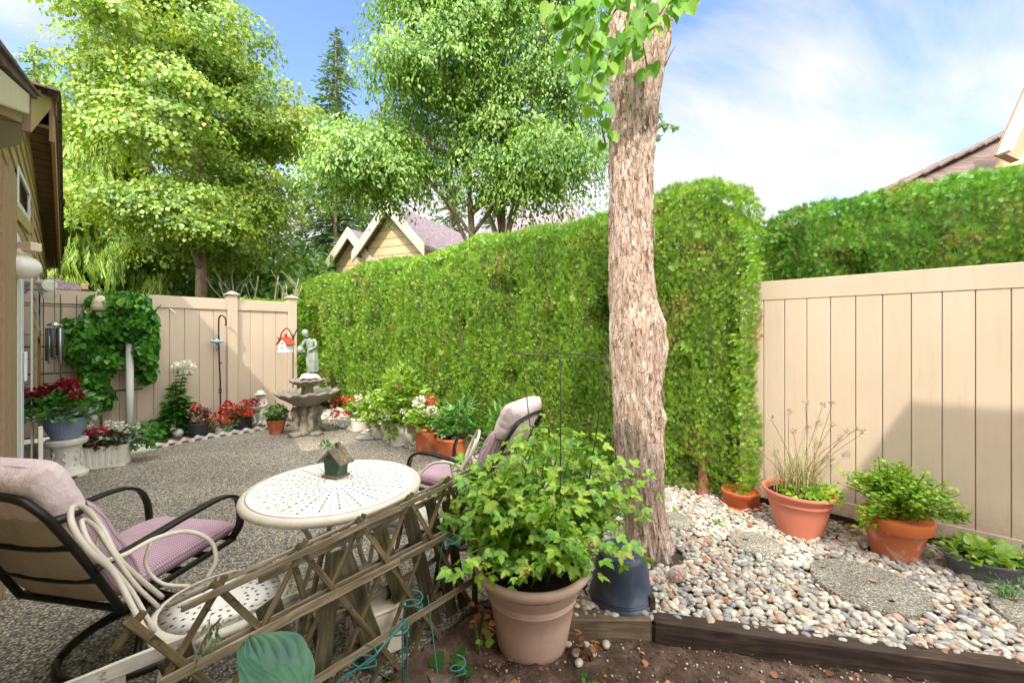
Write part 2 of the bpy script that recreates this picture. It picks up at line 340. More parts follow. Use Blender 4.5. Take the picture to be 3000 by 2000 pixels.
def m_vinyl():
    q = NT('beige vinyl'); v = q.obj(); c = (.60, .478, .364); s = q.n('ShaderNodeSeparateXYZ'); q.l(v, s.inputs[0]); oi = q.n('ShaderNodeObjectInfo')
    col = q.mix(1, c, q.ramp(q.noise(v, 1.6, 6), [(.3, .93), (.7, 1.04)]), 'MULTIPLY'); col = q.mix(1, col, q.ramp(oi.outputs['Random'], [(0, .96), (1, 1.03)]), 'MULTIPLY')
    st = q.noise(q.obj(scale=(9, 9, .9)), 2.5, 6, .7); col = q.mix(q.math('MULTIPLY', q.ramp(st, [(.52, 0.0), (.75, 1.0)]), .22), col, lin('9c8468'))      # run marks
    h = q.math('MULTIPLY_ADD', s.outputs[2], -2.6, 1.0, clamp=True); sp_ = q.ramp(q.noise(v, 22, 7, .75), [(.42, 0.0), (.62, 1.0)]); col = q.mix(q.math('MULTIPLY', q.math('MULTIPLY', h, sp_), .5), col, lin('7c6a52'))
    return q.done(q.bsdf(col, .42, q.bump(q.noise(v, 3, 3), .12, .01), spec=.4))
def m_soffit():
    q = NT('grooved soffit boards'); v = q.obj(); s = q.n('ShaderNodeSeparateXYZ'); q.l(v, s.inputs[0]); fr = q.math('FRACT', q.math('MULTIPLY', s.outputs[1], 5.2)); g = q.ramp(fr, [(0, .15), (.07, .15), (.1, 1.0)])
    return q.done(q.bsdf(q.mix(1, q.mix(1, lin('8a6c50'), q.ramp(q.noise(v, 8, 5), [(.3, .8), (.7, 1.1)]), 'MULTIPLY'), g, 'MULTIPLY'), .75, q.bump(g, .5, .01), spec=.2))
M = dict(
 patio=m_patio(), step=m_concrete_step(), pebble=m_pebble(), soil=m_soil(), perf=m_perforated(), cushion=m_cushion(),
 cloth=plain('faded cushion cloth', 'e4cfd0', .9, .12, 5, .8, 7, .03, dirt='b8a498', dirt_amt=.4),
 clothback=plain('cushion underside', 'c0b09d', .9, .15, 5, .5, 9, .015, dirt='7d6f60', dirt_amt=.4),
 vinyl=m_vinyl(),
 siding=plain('olive siding', 'ac9a68', .7, .1, 5, .2, 40), trim=plain('taupe trim', 'a5876a', .6, .1, 5, .15, 40), darktrim=plain('brown trim', '6b513d', .65, .12, 5, .2, 40),
 soffit=m_soffit(), white=plain('white vinyl frame', 'dfe2e4', .4, .05, 5, .05, 40), cream=plain('cream paint', 'ded2bb', .5, .08, 5, .1, 40, dirt='a99d86', dirt_amt=.3),
 glass=NT('window glass'), globe=plain('opal glass', 'e9e6df', .15, .04, 4, .0), black=plain('black steel', '16120f', .42, .25, 12, .1, 60, spec=.5, dirt='453225', dirt_amt=.35),
 bronze=plain('dark bronze steel', '2a2220', .4, .25, 12, .1, 60, spec=.5), creamtube=plain('cream tube steel', 'ddd3c2', .4, .08, 8, .08, 60, dirt='a38e74', dirt_amt=.25),
 terra=plain('terracotta', 'b5623b', .85, .14, 7, .4, 60, .003, dirt='d8a78f', dirt_amt=.65), terra2=plain('bright terracotta plastic', 'c4683f', .7, .1, 5, .1, 50),
 oldterra=plain('limed terracotta', 'b86a45', .88, .2, 5, .5, 50, .004, dirt='e3c0b0', dirt_amt=.95), salmon=plain('salmon plastic pot', 'cf7d66', .55, .07, 5, .08, 60),
 pinkpot=plain('faded pink plastic pot', 'd2b3a2', .6, .10, 4, .25, 45, .002, dirt='a98876', dirt_amt=.4), greypot=plain('grey resin pot', '6b6a72', .6, .1, 7, .2, 60),
 blackpot=plain('black nursery pot', '35373b', .5, .1, 7, .1, 60), navypot=plain('dark blue tub', '3b4556', .38, .14, 5, .12, 20, .003, dirt='6c7685', dirt_amt=.5),
 bluebowl=plain('blue grey glazed bowl', '7d8ea2', .4, .1, 6, .15, 50, .003), whitepot=plain('white painted pot', 'e6e2d9', .6, .07, 6, .15, 30, .002, dirt='a79d8a', dirt_amt=.35),
 plaster=plain('white cast plaster', 'ddd8ce', .8, .1, 9, .35, 45, .004, dirt='aaa091', dirt_amt=.4), stone=plain('mossy cast stone', '8c8577', .9, .25, 12, .8, 60, .012, dirt='4a4c38', dirt_amt=.75),
 verdigris=plain('verdigris statue', '97a294', .75, .2, 14, .5, 50, .008, dirt='5c6a5a', dirt_amt=.6), potsoil=plain('potting soil', '2c211a', .95, .35, 30, 1, 60, .01),
 pole=plain('white pvc pole', 'e4e2da', .4, .05, 5, .05), steelgreen=plain('green coated wire', '2c6b66', .45, .15, 20, .1), wire=plain('dark rusty wire', '4e4b3c', .6, .3, 20, .2),
 red=plain('red roof paint', 'c2472c', .6, .1, 8, .1), housewhite=plain('birdhouse white', 'ecebe8', .5, .05, 8, .05), bluegl=plain('blue feeder dish', '8fb9cf', .2, .08, 8, .05),
 dgreen=plain('green birdhouse paint', '3c5a48', .7, .25, 25, .4, 60, .003, dirt='8a8068', dirt_amt=.35), dark=plain('dark opening', '0f0d0b', .9, 0.0, 5, 0),
 wood=m_wood('weathered lattice wood', '453b28', '6f6142', '918264', '3a3226'), woodg=m_wood('grey weathered wood', '5a5040', '85775f', 'ab9e86'), woodw=m_wood('peeling white wood', 'b9b09d', 'd6cfc0', 'e6e1d6', '7b6548'),
 timber=m_wood('brown landscape timber', '2f2620', '463a32', '5a4c42'), timberl=m_wood('grey landscape timber', '54473a', '75655292'[:6], '8d7c69'), woodfan=m_wood('flat grey green slat', '3d3827', '57503a', '6c654b'),
 bark=m_bark('shaggy cedar bark', [(.34, '503b2e'), (.42, '927460'), (.49, 'b99b87'), (.57, 'd9c1af'), (.68, 'efe2d6')], (9, 9, 2.6), .03),
 bark2=m_bark('grey brown bark', [(.3, '4b3d30'), (.5, '877360'), (.75, 'b5a490')], (9, 9, 2), .02), barkred=m_bark('reddish conifer bark', [(.3, '5a3a2b'), (.5, '9a6a52'), (.75, 'c19a80')], (6, 6, 2), .02),
 barkpale=plain('pale lichened bark', 'a39c82', .9, .25, 12, .4, 40, .006), shingle=m_shingle('brown cedar shingles', '6b5a55', '84726b'), shingle2=m_shingle('grey roof shingles', '7e7276', '958589', 10), stucco=plain('beige house siding', 'e0c99f', .8, .08, 4, .2, 30),
 leaf_a=leafmat('bright tree leaves', [(0, (.06, .15, .008)), (.35, (.16, .30, .012)), (.62, (.28, .42, .018)), (.86, (.44, .49, .04)), (1, (.66, .5, .18))], .42, .5, 1.3),
 leaf_b=leafmat('soft green tree leaves', [(0, (.045, .15, .012)), (.4, (.13, .29, .02)), (.68, (.25, .42, .035)), (.88, (.40, .54, .12)), (1, (.66, .64, .36))], .4, .5, 1.2),
 leaf_big=leafmat('fresh heart leaves', [(0, (.09, .28, .015)), (.5, (.2, .46, .03)), (1, (.36, .58, .08))], .5, 0, gloss=.03, rough=.5),
 hedge=leafmat('thuja sprays', [(0, (.10, .25, .012)), (.4, (.2, .40, .018)), (.7, (.30, .50, .03)), (.9, (.42, .56, .07)), (1, (.6, .42, .2))], .3, .62, 4.5, dry=('b9905f', 1.5, .575, .8)),
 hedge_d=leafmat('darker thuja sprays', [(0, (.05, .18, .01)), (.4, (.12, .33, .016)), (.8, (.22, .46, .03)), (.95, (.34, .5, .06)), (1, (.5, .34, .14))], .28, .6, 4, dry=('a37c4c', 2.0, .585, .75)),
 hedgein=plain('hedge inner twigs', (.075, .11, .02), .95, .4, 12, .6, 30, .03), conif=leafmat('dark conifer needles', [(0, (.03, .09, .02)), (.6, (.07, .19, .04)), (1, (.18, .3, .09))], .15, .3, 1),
 conif2=leafmat('blue green conifer needles', [(0, (.06, .14, .05)), (.6, (.14, .26, .10)), (1, (.28, .38, .18))], .15, .3, 1), weep=leafmat('yellow green weeping needles', [(0, (.12, .26, .015)), (.5, (.30, .48, .04)), (1, (.5, .62, .12))], .3, .4, 1.5),
 shade=leafmat('understorey leaves', [(0, (.05, .15, .012)), (.6, (.15, .33, .03)), (1, (.36, .48, .06))], .3, .4, 1),
 vine=leafmat('deep green vine leaves', [(0, (.02, .10, .01)), (.5, (.06, .24, .02)), (.85, (.13, .38, .03)), (1, (.3, .46, .06))], .25, .2, 3, gloss=.05, rough=.45),
 plant=leafmat('potted shrub leaves', [(0, (.07, .24, .014)), (.4, (.19, .45, .02)), (.66, (.36, .56, .035)), (.86, (.56, .62, .07)), (.97, (.62, .56, .12)), (1, (.5, .24, .08))], .35, .35, 7),
 lime=leafmat('lime garden leaves', [(0, (.10, .25, .02)), (.5, (.27, .45, .04)), (1, (.55, .66, .14))], .4, .3, 5), mid=leafmat('mid green leaves', [(0, (.03, .12, .015)), (.5, (.09, .25, .03)), (1, (.2, .4, .05))], .35, .3, 5),
 silver=leafmat('silver green leaves', [(0, (.10, .2, .13)), (.6, (.3, .42, .33)), (1, (.7, .75, .68))], .3), mintl=leafmat('small bright leaves', [(0, (.09, .26, .012)), (.5, (.25, .5, .02)), (.9, (.46, .62, .05)), (1, (.5, .28, .12))], .35, .3, 8),
 rust=leafmat('rust leaves', [(0, (.06, .03, .015)), (.5, (.16, .07, .04)), (1, (.1, .17, .03))], .3), straw=leafmat('dry straw stems', [(0, (.35, .30, .14)), (.6, (.5, .44, .24)), (.8, (.2, .3, .08)), (1, (.6, .52, .34))], .2),
 litter=leafmat('fallen leaves', [(0, (.16, .05, .02)), (.4, (.36, .12, .04)), (.8, (.5, .22, .08)), (1, (.6, .35, .18))], .15), twig=plain('dry twig', '7d5a44', .9, .2, 20, .2),
 fred=leafmat('red petals', [(0, (.4, .008, .008)), (.6, (.66, .015, .012)), (1, (.8, .06, .04))], .3), fdark=leafmat('crimson petals', [(0, (.12, .004, .01)), (.6, (.28, .008, .02)), (1, (.42, .02, .04))], .25),
 fpink=leafmat('magenta petals', [(0, (.45, .01, .07)), (1, (.7, .05, .15))], .3), fwhite=leafmat('white petals', [(0, (.7, .7, .68)), (1, (.85, .85, .84))], .3), hosta=plain('hosta leaf', (.055, .14, .09), .5, .3, 16, .4, 60, .003, dirt='5f8a55', dirt_amt=.5), stem=plain('green stem', (.10, .2, .03), .6, .15, 15, .1),
 painted=plain('painted pebble', 'b0a292', .7, .2, 12, .2), beads=plain('dark beads', '3a4038', .4, .3, 60, .3), stonesm=plain('flat rock', '8f8d86', .85, .2, 9, .5, 30, .01), galv=plain('brushed aluminium', 'a9acb0', .35, .06, 9, .05, metal=.8),
 lens=plain('lamp lens', 'dfe0c8', .2, .1, 30, .2, 40, .003),
)
q = M['glass'].n('ShaderNodeBsdfPrincipled'); q.inputs['Base Color'].default_value = (.035, .045, .045, 1); q.inputs['Roughness'].default_value = .04; q.inputs['Specular IOR Level'].default_value = .9
M['glass'].l(q.outputs[0], M['glass'].out.inputs[0]); M['glass'] = M['glass'].m

# ---------------------------------------------------------------- leaf shapes (y along the stalk, z up)
LEAF = ([(0,0,0), (-.36,.22,.06), (-.42,.52,.08), (0,1,-.06), (.42,.52,.08), (.36,.22,.06)], [(0,3,2,1), (0,5,4,3)])
DROP = ([(0,0,0), (-.2,.25,.1), (-.24,.6,.12), (0,1,-.03), (.24,.6,.12), (.2,.25,.1)], [(0,3,2,1), (0,5,4,3)])
NARROW = ([(0,0,0), (-.13,.35,.03), (-.1,.75,.02), (0,1,-.05), (.1,.75,.02), (.13,.35,.03)], [(0,3,2,1), (0,5,4,3)])
HEART = ([(0,.04,0), (-.25,-.06,.08), (-.46,.16,.17), (-.47,.42,.16), (-.28,.74,.09), (0,1.03,-.08), (.28,.74,.07), (.47,.42,.12), (.46,.16,.13), (.25,-.06,.07), (0,.5,-.04)],
         [(0,10,3,2,1), (10,5,4,3), (0,9,8,7,10), (10,7,6,5)])
def _jag():
    v = [(0,0,0), (0,.5,-.02), (0,1,-.08)]; f = []
    for s in (-1, 1):
        pts = [(.08,.05), (.22,.10), (.18,.22), (.33,.32), (.23,.42), (.32,.56), (.18,.62), (.2,.78), (.07,.84)]
        b = len(v); v += [(s*x, y, .08*abs(x)/.4) for x, y in pts]
        a = (0,) + tuple(range(b, b+5)) + (1,); c = (1,) + tuple(range(b+4, b+9)) + (2,)
        f += [a[::-1] if s > 0 else a, c[::-1] if s > 0 else c]
    return v, f
JAG = _jag()
def _tri(base, angs, sc):
    v, f = [], []
    for a, s in zip(angs, sc):
        b = len(v); ca, sa = cos(a), sin(a)
        off = (0, .25) if a == 0 else (0, .12)
        v += [(off[0]+(x*ca+y*sa)*s, off[1]+(-x*sa+y*ca)*s, z*s) for x, y, z in base[0]]; f += [tuple(b+i for i in q) for q in base[1]]
    return v, f
TRI = _tri(JAG, (0, 1.05, -1.05), (.8, .66, .66))
def _spray():
    v = [(0,0,0)]; f = []
    for a, l in ((-.8,.55), (-.5,.75), (-.25,.88), (-.03,1.0), (.2,.92), (.45,.8), (.75,.6)):
        d = (sin(a), cos(a)); n = (d[1], -d[0]); b = len(v)
        v += [(d[0]*l*.5-n[0]*.035, d[1]*l*.5-n[1]*.035, .05), (d[0]*l, d[1]*l, -.06), (d[0]*l*.55+n[0]*.035, d[1]*l*.55+n[1]*.035, .03)]
        f.append((0, b+2, b+1, b))
    return v, f
SPRAY = _spray()
STRAND = ([(0,0,0), (-.05,.3,.02), (-.035,.7,0), (0,1,-.03), (.035,.7,0), (.05,.3,.02), (-.13,.45,.05), (.13,.5,.05), (-.10,.78,.04), (.10,.82,.04)], [(0,3,2,1), (0,5,4,3), (0,6,1), (0,5,7), (1,8,2), (5,4,9)])
NEEDLE = ([(0,0,0), (-.16,.3,0), (-.05,.35,0), (-.2,.62,0), (-.04,.6,0), (0,1,-.1), (.05,.62,0), (.2,.55,0), (.05,.33,0), (.15,.26,0)], [(0,5,4,3,2,1), (0,9,8,7,6,5)])
PETAL = ([(0,0,0), (-.35,.5,.1), (-.25,.95,.05), (.25,.95,.05), (.35,.5,.1)], [(0,4,3,2,1)])
def unit(n): d = rng.normal(size=(n, 3)); return d/np.linalg.norm(d, axis=1, keepdims=True)
def ground_z(x, y): return 0
# ================================================================ ground
def slab(name, poly, z0, z1, mat):
    poly = [(p[0], p[1]) for p in poly]
    if sum(poly[i-1][0]*poly[i][1]-poly[i][0]*poly[i-1][1] for i in range(len(poly))) < 0: poly = poly[::-1]
    m = MB().prism(poly, 'z', z0, z1); return tag(m.build(name, mat), kind='structure')
g = MB().add([(-400, -60, -.16), (400, -60, -.16), (400, 700, -.16), (-400, 700, -.16)], [(0, 1, 2, 3)])
tag(g.build('ground', plain('lawn and earth', '4b5530', .95, .3, 1, .8, 20, .05)), kind='structure')
EDGE = [(-.19, 2.3), (.28, 2.5), (.42, 3.1), (.1, 3.9), (-.6, 4.75), (-1.35, 5.35), (-2.2, 6.15), (-2.8, 6.6), (-3.3, 6.95)]   # patio border on the gravel side
back_l = uv(-.25, 7.86); back_r = uv(2.9, 7.86)
wall_n = uv(-.25, -4)
slab('patio', [(-.19, 2.3), (-1.01, 1.245), (-1.1, 1.13), tuple(uv(-.25, 1.7)[:2]), tuple(back_l[:2]), tuple(back_r[:2])] + EDGE[::-1][:-1], -.14, 0, M['patio'])
TIM = [(.31, 2.13), (.71, 2.13), (2.40, 1.79), (3.6, 1.55)]
slab('gravel_bed', [(-.19, 2.3)] + TIM + [tuple(uv(4.3, -3)[:2]), tuple(uv(4.6, 8.5)[:2]), tuple(uv(2.9, 8.5)[:2])] + EDGE[::-1][:-1], -.15, -.014, plain('gravel sand', '4d463c', .95, .3, 30, 1, 60, .01))
# soil
nx, ny = 150, 110; X0, X1, Y0, Y1 = -1.7, 3.3, .6, 2.42
sv, sf = [], []
for j in range(ny):
    for i in range(nx):
        x = X0+(X1-X0)*i/(nx-1); y = Y0+(Y1-Y0)*j/(ny-1)
        z = -.088+.020*noise.noise((x*6, y*6, 0))+.014*noise.noise((x*22, y*22, 3))+.006*noise.noise((x*60, y*60, 5)); 
        dd = (x+.19)*.779-(y-2.26)*.627; z += .07*math.exp(-(max(dd, 0)/.14)**2)*(1 if x < -.1 else 0); sv.append((x, y, z))
lim = Vector((.29, .36, 0)).normalized(); ln = Vector((lim.y, -lim.x, 0))
for j in range(ny-1):
    for i in range(nx-1):
        x, y, _ = sv[j*nx+i]
        if (Vector((x, y, 0))-Vector((-.19, 2.26, 0))).dot(ln) > -.012 and (x < .3 or y < (2.16 if x < .71 else 2.16-.201*(x-.71))): sf.append((j*nx+i, j*nx+i+1, (j+1)*nx+i+1, (j+1)*nx+i))
tag(mesh_np('soil', sv, sf, mat=M['soil'], smooth=True), kind='structure')
# dirt bed along the back fence
bed = [at(250, 1052), at(330, 1036), at(392, 1022), at(512, 1001), at(620, 985), at(672, 976)]
bed = [(p.x, p.y) for p in bed]
slab('flower_bed', bed + [tuple(uv(2.75, 7.85)[:2]), tuple(uv(-.2, 7.85)[:2]), tuple(uv(-.2, 5.6)[:2])], -.05, .02, M['soil'])

# ================================================================ pebbles (nobody could count them)
def inside(poly, x, y):
    r = np.zeros(len(x), bool); n = len(poly)
    for i in range(n):
        x1, y1 = poly[i]; x2, y2 = poly[(i+1) % n]
        c = ((y1 > y) != (y2 > y)) & (x < (x2-x1)*(y-y1)/(y2-y1+1e-12)+x1); r ^= c
    return r
stones = [(2.10, 2.42, .275), (1.72, 2.90, .17), (2.86, 2.06, .30), (1.29, 3.26, .15)]
pads = [(2.17, 3.1, .12), (2.6, 2.78, .12), (.62, 2.33, .15), (.105, 2.14, .17), (1.0, 2.78, .17)]
gp = [(-.05, 2.35), (.31, 2.16), (.71, 2.16), (2.40, 1.825), (3.5, 1.6), tuple(uv(4.12, -1.2)[:2]), tuple(uv(4.12, 1.4)[:2]), tuple(uv(3.9, 3.5)[:2]), tuple(uv(3.75, 8.2)[:2]), tuple(uv(2.9, 8.2)[:2])] + EDGE[::-1][:-1]
def pebbles(sp_, z, sz, keep=1.0, far=False):
    gx, gy = np.meshgrid(np.arange(-4.5, 4.2, sp_), np.arange(1.4, 9.5, sp_)); x = gx.ravel()+rng.uniform(-.42, .42, gx.size)*sp_; y = gy.ravel()+rng.uniform(-.42, .42, gx.size)*sp_
    k = inside(gp, x, y) & (rng.random(len(x)) < keep)
    for sx, sy, sr in stones: k &= ((x-sx)**2+(y-sy)**2 > (sr+.004)**2)
    for sx, sy, sr in pads: k &= ((x-sx)**2+(y-sy)**2 > sr**2)
    x, y = x[k], y[k]; n = len(x); s = sz*rng.uniform(.6, 1.3, n)
    return np.c_[x, y, z+rng.uniform(0, .012, n)], np.c_[s*rng.uniform(.62, .88, n), s, s*rng.uniform(.38, .6, n)]
import bmesh
bm_ = bmesh.new(); bmesh.ops.create_icosphere(bm_, subdivisions=2, radius=1); PEB = ([tuple(v.co) for v in bm_.verts], [tuple(v.index for v in f.verts) for f in bm_.faces]); bm_.free()
p1, s1 = pebbles(.033, .0, .024); p2, s2 = pebbles(.041, .012, .0235, .8)
pp = np.r_[p1, p2]; ss = np.r_[s1, s2]; n = len(pp)
pax = np.c_[rng.normal(size=n), rng.normal(size=n), rng.normal(size=n)*.22]; pnr = np.c_[rng.normal(size=n)*.25, rng.normal(size=n)*.25, np.ones(n)]
tag(scatter('pebbles', *PEB, pp, pax, pnr, ss, M['pebble'], smooth=True), 'rounded grey, white and tan river pebbles covering the bed beside the fence', 'pebbles', kind='stuff')
# a few pebbles spilled on the soil by the big pot
for i, (px, py) in enumerate([(1322, 1498), (1305, 1478), (1345, 1478), (1330, 1520), (1310, 1455), (1352, 1455), (1392, 1478), (1362, 1500)]):
    p = at(px, py, -.075); s = .03*random.uniform(.7, 1.1)
    o = scatter('loose_pebble', *PEB, [(p.x, p.y, -.077)], [(random.random(), random.random(), 0)], [(0, 0, 1)], np.array([[s*.75, s, s*.6]]), M['pebble'], smooth=True)
    tag(o, ['pale pebble touching the rear right of the large pink pot', 'small pebble against the pot side, left of the spilled group', 'grey pebble in the middle of the spilled group on the soil', 'pebble at the front left of the spilled group', 'pebble tucked between the pot and the grey timber', 'pebble against the short grey timber behind the spilled group', 'lone pebble on the soil right of the others', 'lone pebble nearest the camera, in front of the spilled group'][i], 'pebble', 'loose pebbles on the soil')
# leaf litter
ln_ = 420; lxs = rng.uniform(.2, 3.4, ln_*3); lys = rng.uniform(1.5, 4.2, ln_*3); k = inside(gp, lxs, lys); k &= rng.random(len(k)) < .24
lp = np.c_[lxs, lys, np.full(len(lxs), .036)][k]
sxs = rng.uniform(-.5, 3.0, 130); sys_ = rng.uniform(1.55, 2.1, 130); lp = np.r_[lp, np.c_[sxs, sys_, np.full(130, -.078)]]
fx = rng.uniform(0, 1, 160); fl = np.array([tuple(uv(4.02+.1*random.random(), -1+2.6*t)[:2])+(.035,) for t in fx]); lp = np.r_[lp, fl]
far_l = np.array([[-.9+random.gauss(0, .5), 4.95+random.gauss(0, .25), .012] for _ in range(50)]); lp = np.r_[lp, far_l]
n = len(lp); tag(scatter('leaf_litter', *LEAF, lp, np.c_[rng.normal(size=n), rng.normal(size=n), rng.normal(size=n)*.3], np.c_[rng.normal(size=n)*.5, rng.normal(size=n)*.5, np.ones(n)], rng.uniform(.016, .045, n), M['litter']),
    'curled orange and brown fallen leaves strewn over pebbles and soil', 'leaves', kind='stuff')
n = 2600; cp = np.c_[rng.uniform(-.6, 3.1, n), rng.uniform(1.45, 2.12, n), np.full(n, -.088)]
cp[:, 2] = [-.088+.020*noise.noise((a*6, b*6, 0))+.014*noise.noise((a*22, b*22, 3))+.004 for a, b, _ in cp]
k = ((cp[:, 0]+.19)*ln.x+(cp[:, 1]-2.26)*ln.y > 0) & (cp[:, 1] < 2.12-.2*np.maximum(cp[:, 0]-.71, 0)); cp = cp[k]; n = len(cp)
tag(scatter('soil_crumbs', PEB[0], PEB[1], cp, unit(n), unit(n), rng.uniform(.0018, .0065, n), leafmat('crumbs', [(0, (.05, .03, .02)), (.6, (.12, .085, .06)), (.8, (.4, .36, .31)), (1, (.6, .55, .5))], 0)), 'small clods and pale grit on the dark soil', 'soil crumbs', kind='stuff')

lab = ['large round pebbled concrete stepping stone in the middle of the gravel', 'small round stepping stone half buried in pebbles in front of the salmon pot',
       'round stepping stone cut by the right edge, nearest the grey planter', 'stepping stone just behind the foot of the big tree']
for (x, y, r), l in zip(stones, lab):
    t = thing('stepping_stone', l, 'stepping stone', (x, y, 0), group='stepping stones in the gravel')
    m = MB().lathe([(r*.96, -.01), (r, 0), (r, .022), (r*.985, .03), (0.0001, .032)], 48, wob=lambda a, i: .012*sin(3*a+x)+.008*sin(7*a)); ob = m.build('slab', M['step'], t, auto=40)

# timbers
def timber(name, a, b, label, mat, w=.085, h=.15, ztop=.024):
    a, b = Vector((*a, 0)), Vector((*b, 0)); L = (b-a).length
    o = MB().box(0, L, 0, w, 0, h); N = 24
    v = []; f = []
    # subdivided along its length so that the edges waver
    for i in range(N+1):
        for (y, z) in ((0, 0), (w, 0), (w, h), (0, h)):
            x = L*i/N; v.append((x, y+.003*noise.noise((x*4, y*30, z*30)), z+.003*noise.noise((x*5+9, y*20, z*20))))
    for i in range(N):
        for k in range(4): f.append((i*4+k, i*4+(k+1) % 4, (i+1)*4+(k+1) % 4, (i+1)*4+k)[::-1])
    f += [(0, 1, 2, 3), (N*4+3, N*4+2, N*4+1, N*4)]
    ob = mesh_np(name, v, f, mat=mat); ob.location = (a.x, a.y, ztop-h); ob.rotation_euler = (0, 0, math.atan2(b.y-a.y, b.x-a.x))
    m = ob.modifiers.new('bevel', 'BEVEL'); m.width = .006; m.segments = 2; m.limit_method = 'ANGLE'
    return tag(ob, label, 'timber', 'timbers edging the gravel')
timber('landscape_timber', (.735, 2.105), (3.3, 1.585), 'long dark brown timber edging the gravel against the soil', M['timber'])
timber('landscape_timber', (.25, 2.125), (.725, 2.120), 'short weathered grey timber between big pot and long dark timber', M['timberl'], ztop=.02)
st = timber('wooden_stake', (.742, 2.20), (.772, 2.20), 'small dark split stake standing in pebbles beside the dark blue tub', M['timber'], .03, .12, .085); st['group'] = ''; del st['group']; st['category'] = 'stake'

# ================================================================ fences
def board_fence(t, axis_len, board, top, side, x0=0.0, first_phase=0.0):
    """local x runs along the fence, local y points to the yard (front faces at y=0)"""
    pass
FV = 4.15   # right fence
ang_u = math.atan2(D1[1], D1[0])
t = thing('privacy_fence', 'tall beige vinyl board fence along the gravel on the right', 'fence', uv(FV, -2.6), ang_u)      # local x = +u, local y = -v... toward the yard
L_ = 3.60; bw = .155
nb = int(L_/bw)+1
for i in range(nb):
    a = i*bw+.0020; b = min((i+1)*bw-.0020, L_)
    MB().box(a, b, 0, -.02, .17, 1.80).build('board', M['vinyl'], t, bevel=.004)
MB().box(0, L_, .005, -.045, 1.80, 1.965).build('top_rail', M['vinyl'], t, bevel=.004)
MB().box(0, L_, .005, -.045, .065, .18).build('bottom_rail', M['vinyl'], t, bevel=.004)
MB().box(0, L_, -.030, -.034, .1, 1.9).build('backing', M['vinyl'], t)
for xx in (-.10,): MB().box(xx, xx+.12, .035, -.085, 0, 2.02).build('post', M['vinyl'], t, bevel=.006)
# local +y for rotation ang_u is D1 rotated +90deg: check side below
FU = 7.9    # back fence
ang_v = math.atan2(D2[1], D2[0])
t = thing('privacy_fence', 'tall beige vinyl fence with two capped posts across the back', 'fence', uv(-.25, FU), ang_v)
segs = [(0.02, 2.00), (2.14, 2.91)]
zt = 2.075
for s0, s1 in segs:
    n_ = max(1, round((s1-s0)/.18)); w = (s1-s0)/n_
    for i in range(n_): MB().box(s0+i*w+.002, s0+(i+1)*w-.002, 0, .02, .14, zt-.17).build('board', M['vinyl'], t, bevel=.004)
    MB().box(s0, s1, -.022, .04, zt-.175, zt).build('top_rail', M['vinyl'], t, bevel=.004)
    MB().box(s0, s1, -.022, .04, .04, .16).build('bottom_rail', M['vinyl'], t, bevel=.004)
    MB().box(s0, s1, .025, .03, .1, zt-.05).build('backing', M['vinyl'], t)
for a in (2.0, 2.91):
    p = MB().box(a, a+.14, -.06, .08, -.05, zt+.07).build('post', M['vinyl'], t, bevel=.006)
    c = a+.07; m = MB(); s_ = .095
    m.box(c-s_, c+s_, .01-s_, .01+s_, zt+.07, zt+.09); s2_ = .083; z_ = zt+.0925
    m.add([(c-s2_, .01-s2_, z_), (c+s2_, .01-s2_, z_), (c+s2_, .01+s2_, z_), (c-s2_, .01+s2_, z_), (c, .01, z_+.045)], [(0, 3, 2, 1), (0, 1, 4), (1, 2, 4), (2, 3, 4), (3, 0, 4)])
    m.build('post_cap', M['vinyl'], p, bevel=.002)

# ================================================================ house on the left (gable wall, verge, door, windows) and its wing behind the camera
t = thing('house', 'brown gabled house with slanted windows and white sliding door at left edge', 'house', (0, 0, 0), math.atan2(D2[1], D2[0]))   # local x = v, local y = u
VW = -.253; PK, ZP, SN, SF = 6.2, 3.56, .335, .15      # wall plane, peak position, soffit height at peak, pitches
def roofz(u, off=0): return (ZP-SN*(PK-u) if u < PK else ZP-SF*(u-PK))+off
UE = 11.6
# gable wall as horizontal lap siding
m = MB()
def wallpatch(u0, u1, z0, z1):
    m_ = MB(); z = z0
    rows = int((z1-z0)/.16)+1
    for i in range(rows):
        a = z0+i*.16; b = min(a+.16, z1)
        if b-a < .01: continue
        for (p, q_) in ((u0, u1),):
            # cut the course where it meets the roof slope
            us = [p, q_]
            def lim(zz):
                lo = PK-(ZP-zz)/SN; hi = PK+(ZP-zz)/SF; return max(p, lo), min(q_, hi)
            l0, h0 = lim(a); l1, h1 = lim(b)
            if h0 <= l0: continue
            if h1 <= l1: l1 = h1 = PK
            m_.add([(VW-.02, l0, a), (VW-.02, h0, a), (VW, h0, a), (VW, l0, a), (VW-.02, l1, b), (VW-.02, h1, b), (VW-.012, h1, b), (VW-.012, l1, b)],
                   [(0,1,2,3), (4,7,6,5), (3,2,6,7), (0,3,7,4), (1,5,6,2), (0,4,5,1)])
    return m_
wallpatch(2.0, UE, .0, 4.0).build('siding', M['siding'], t)
MB().box(VW-.30, VW-.03, 2.0, UE, -.1, 2.62).build('wall_core', M['siding'], t)
# corner boards / vertical trims
for (u0, u1, z1, pr) in ((3.43, 3.62, 2.55, .005), (3.75, 4.0, 2.5, .007), (4.05, 4.60, 2.62, .009), (6.72, 6.86, 2.9, .007), (7.5, 7.62, 2.6, .009)):
    MB().box(VW-.01, VW+pr, u0, u1, 0, z1).build('trim_board', M['trim'], t, bevel=.003)
MB().box(VW-.01, VW+.004, 4.605, 4.625, 0, 2.4).build('shadow_gap', M['darktrim'], t)
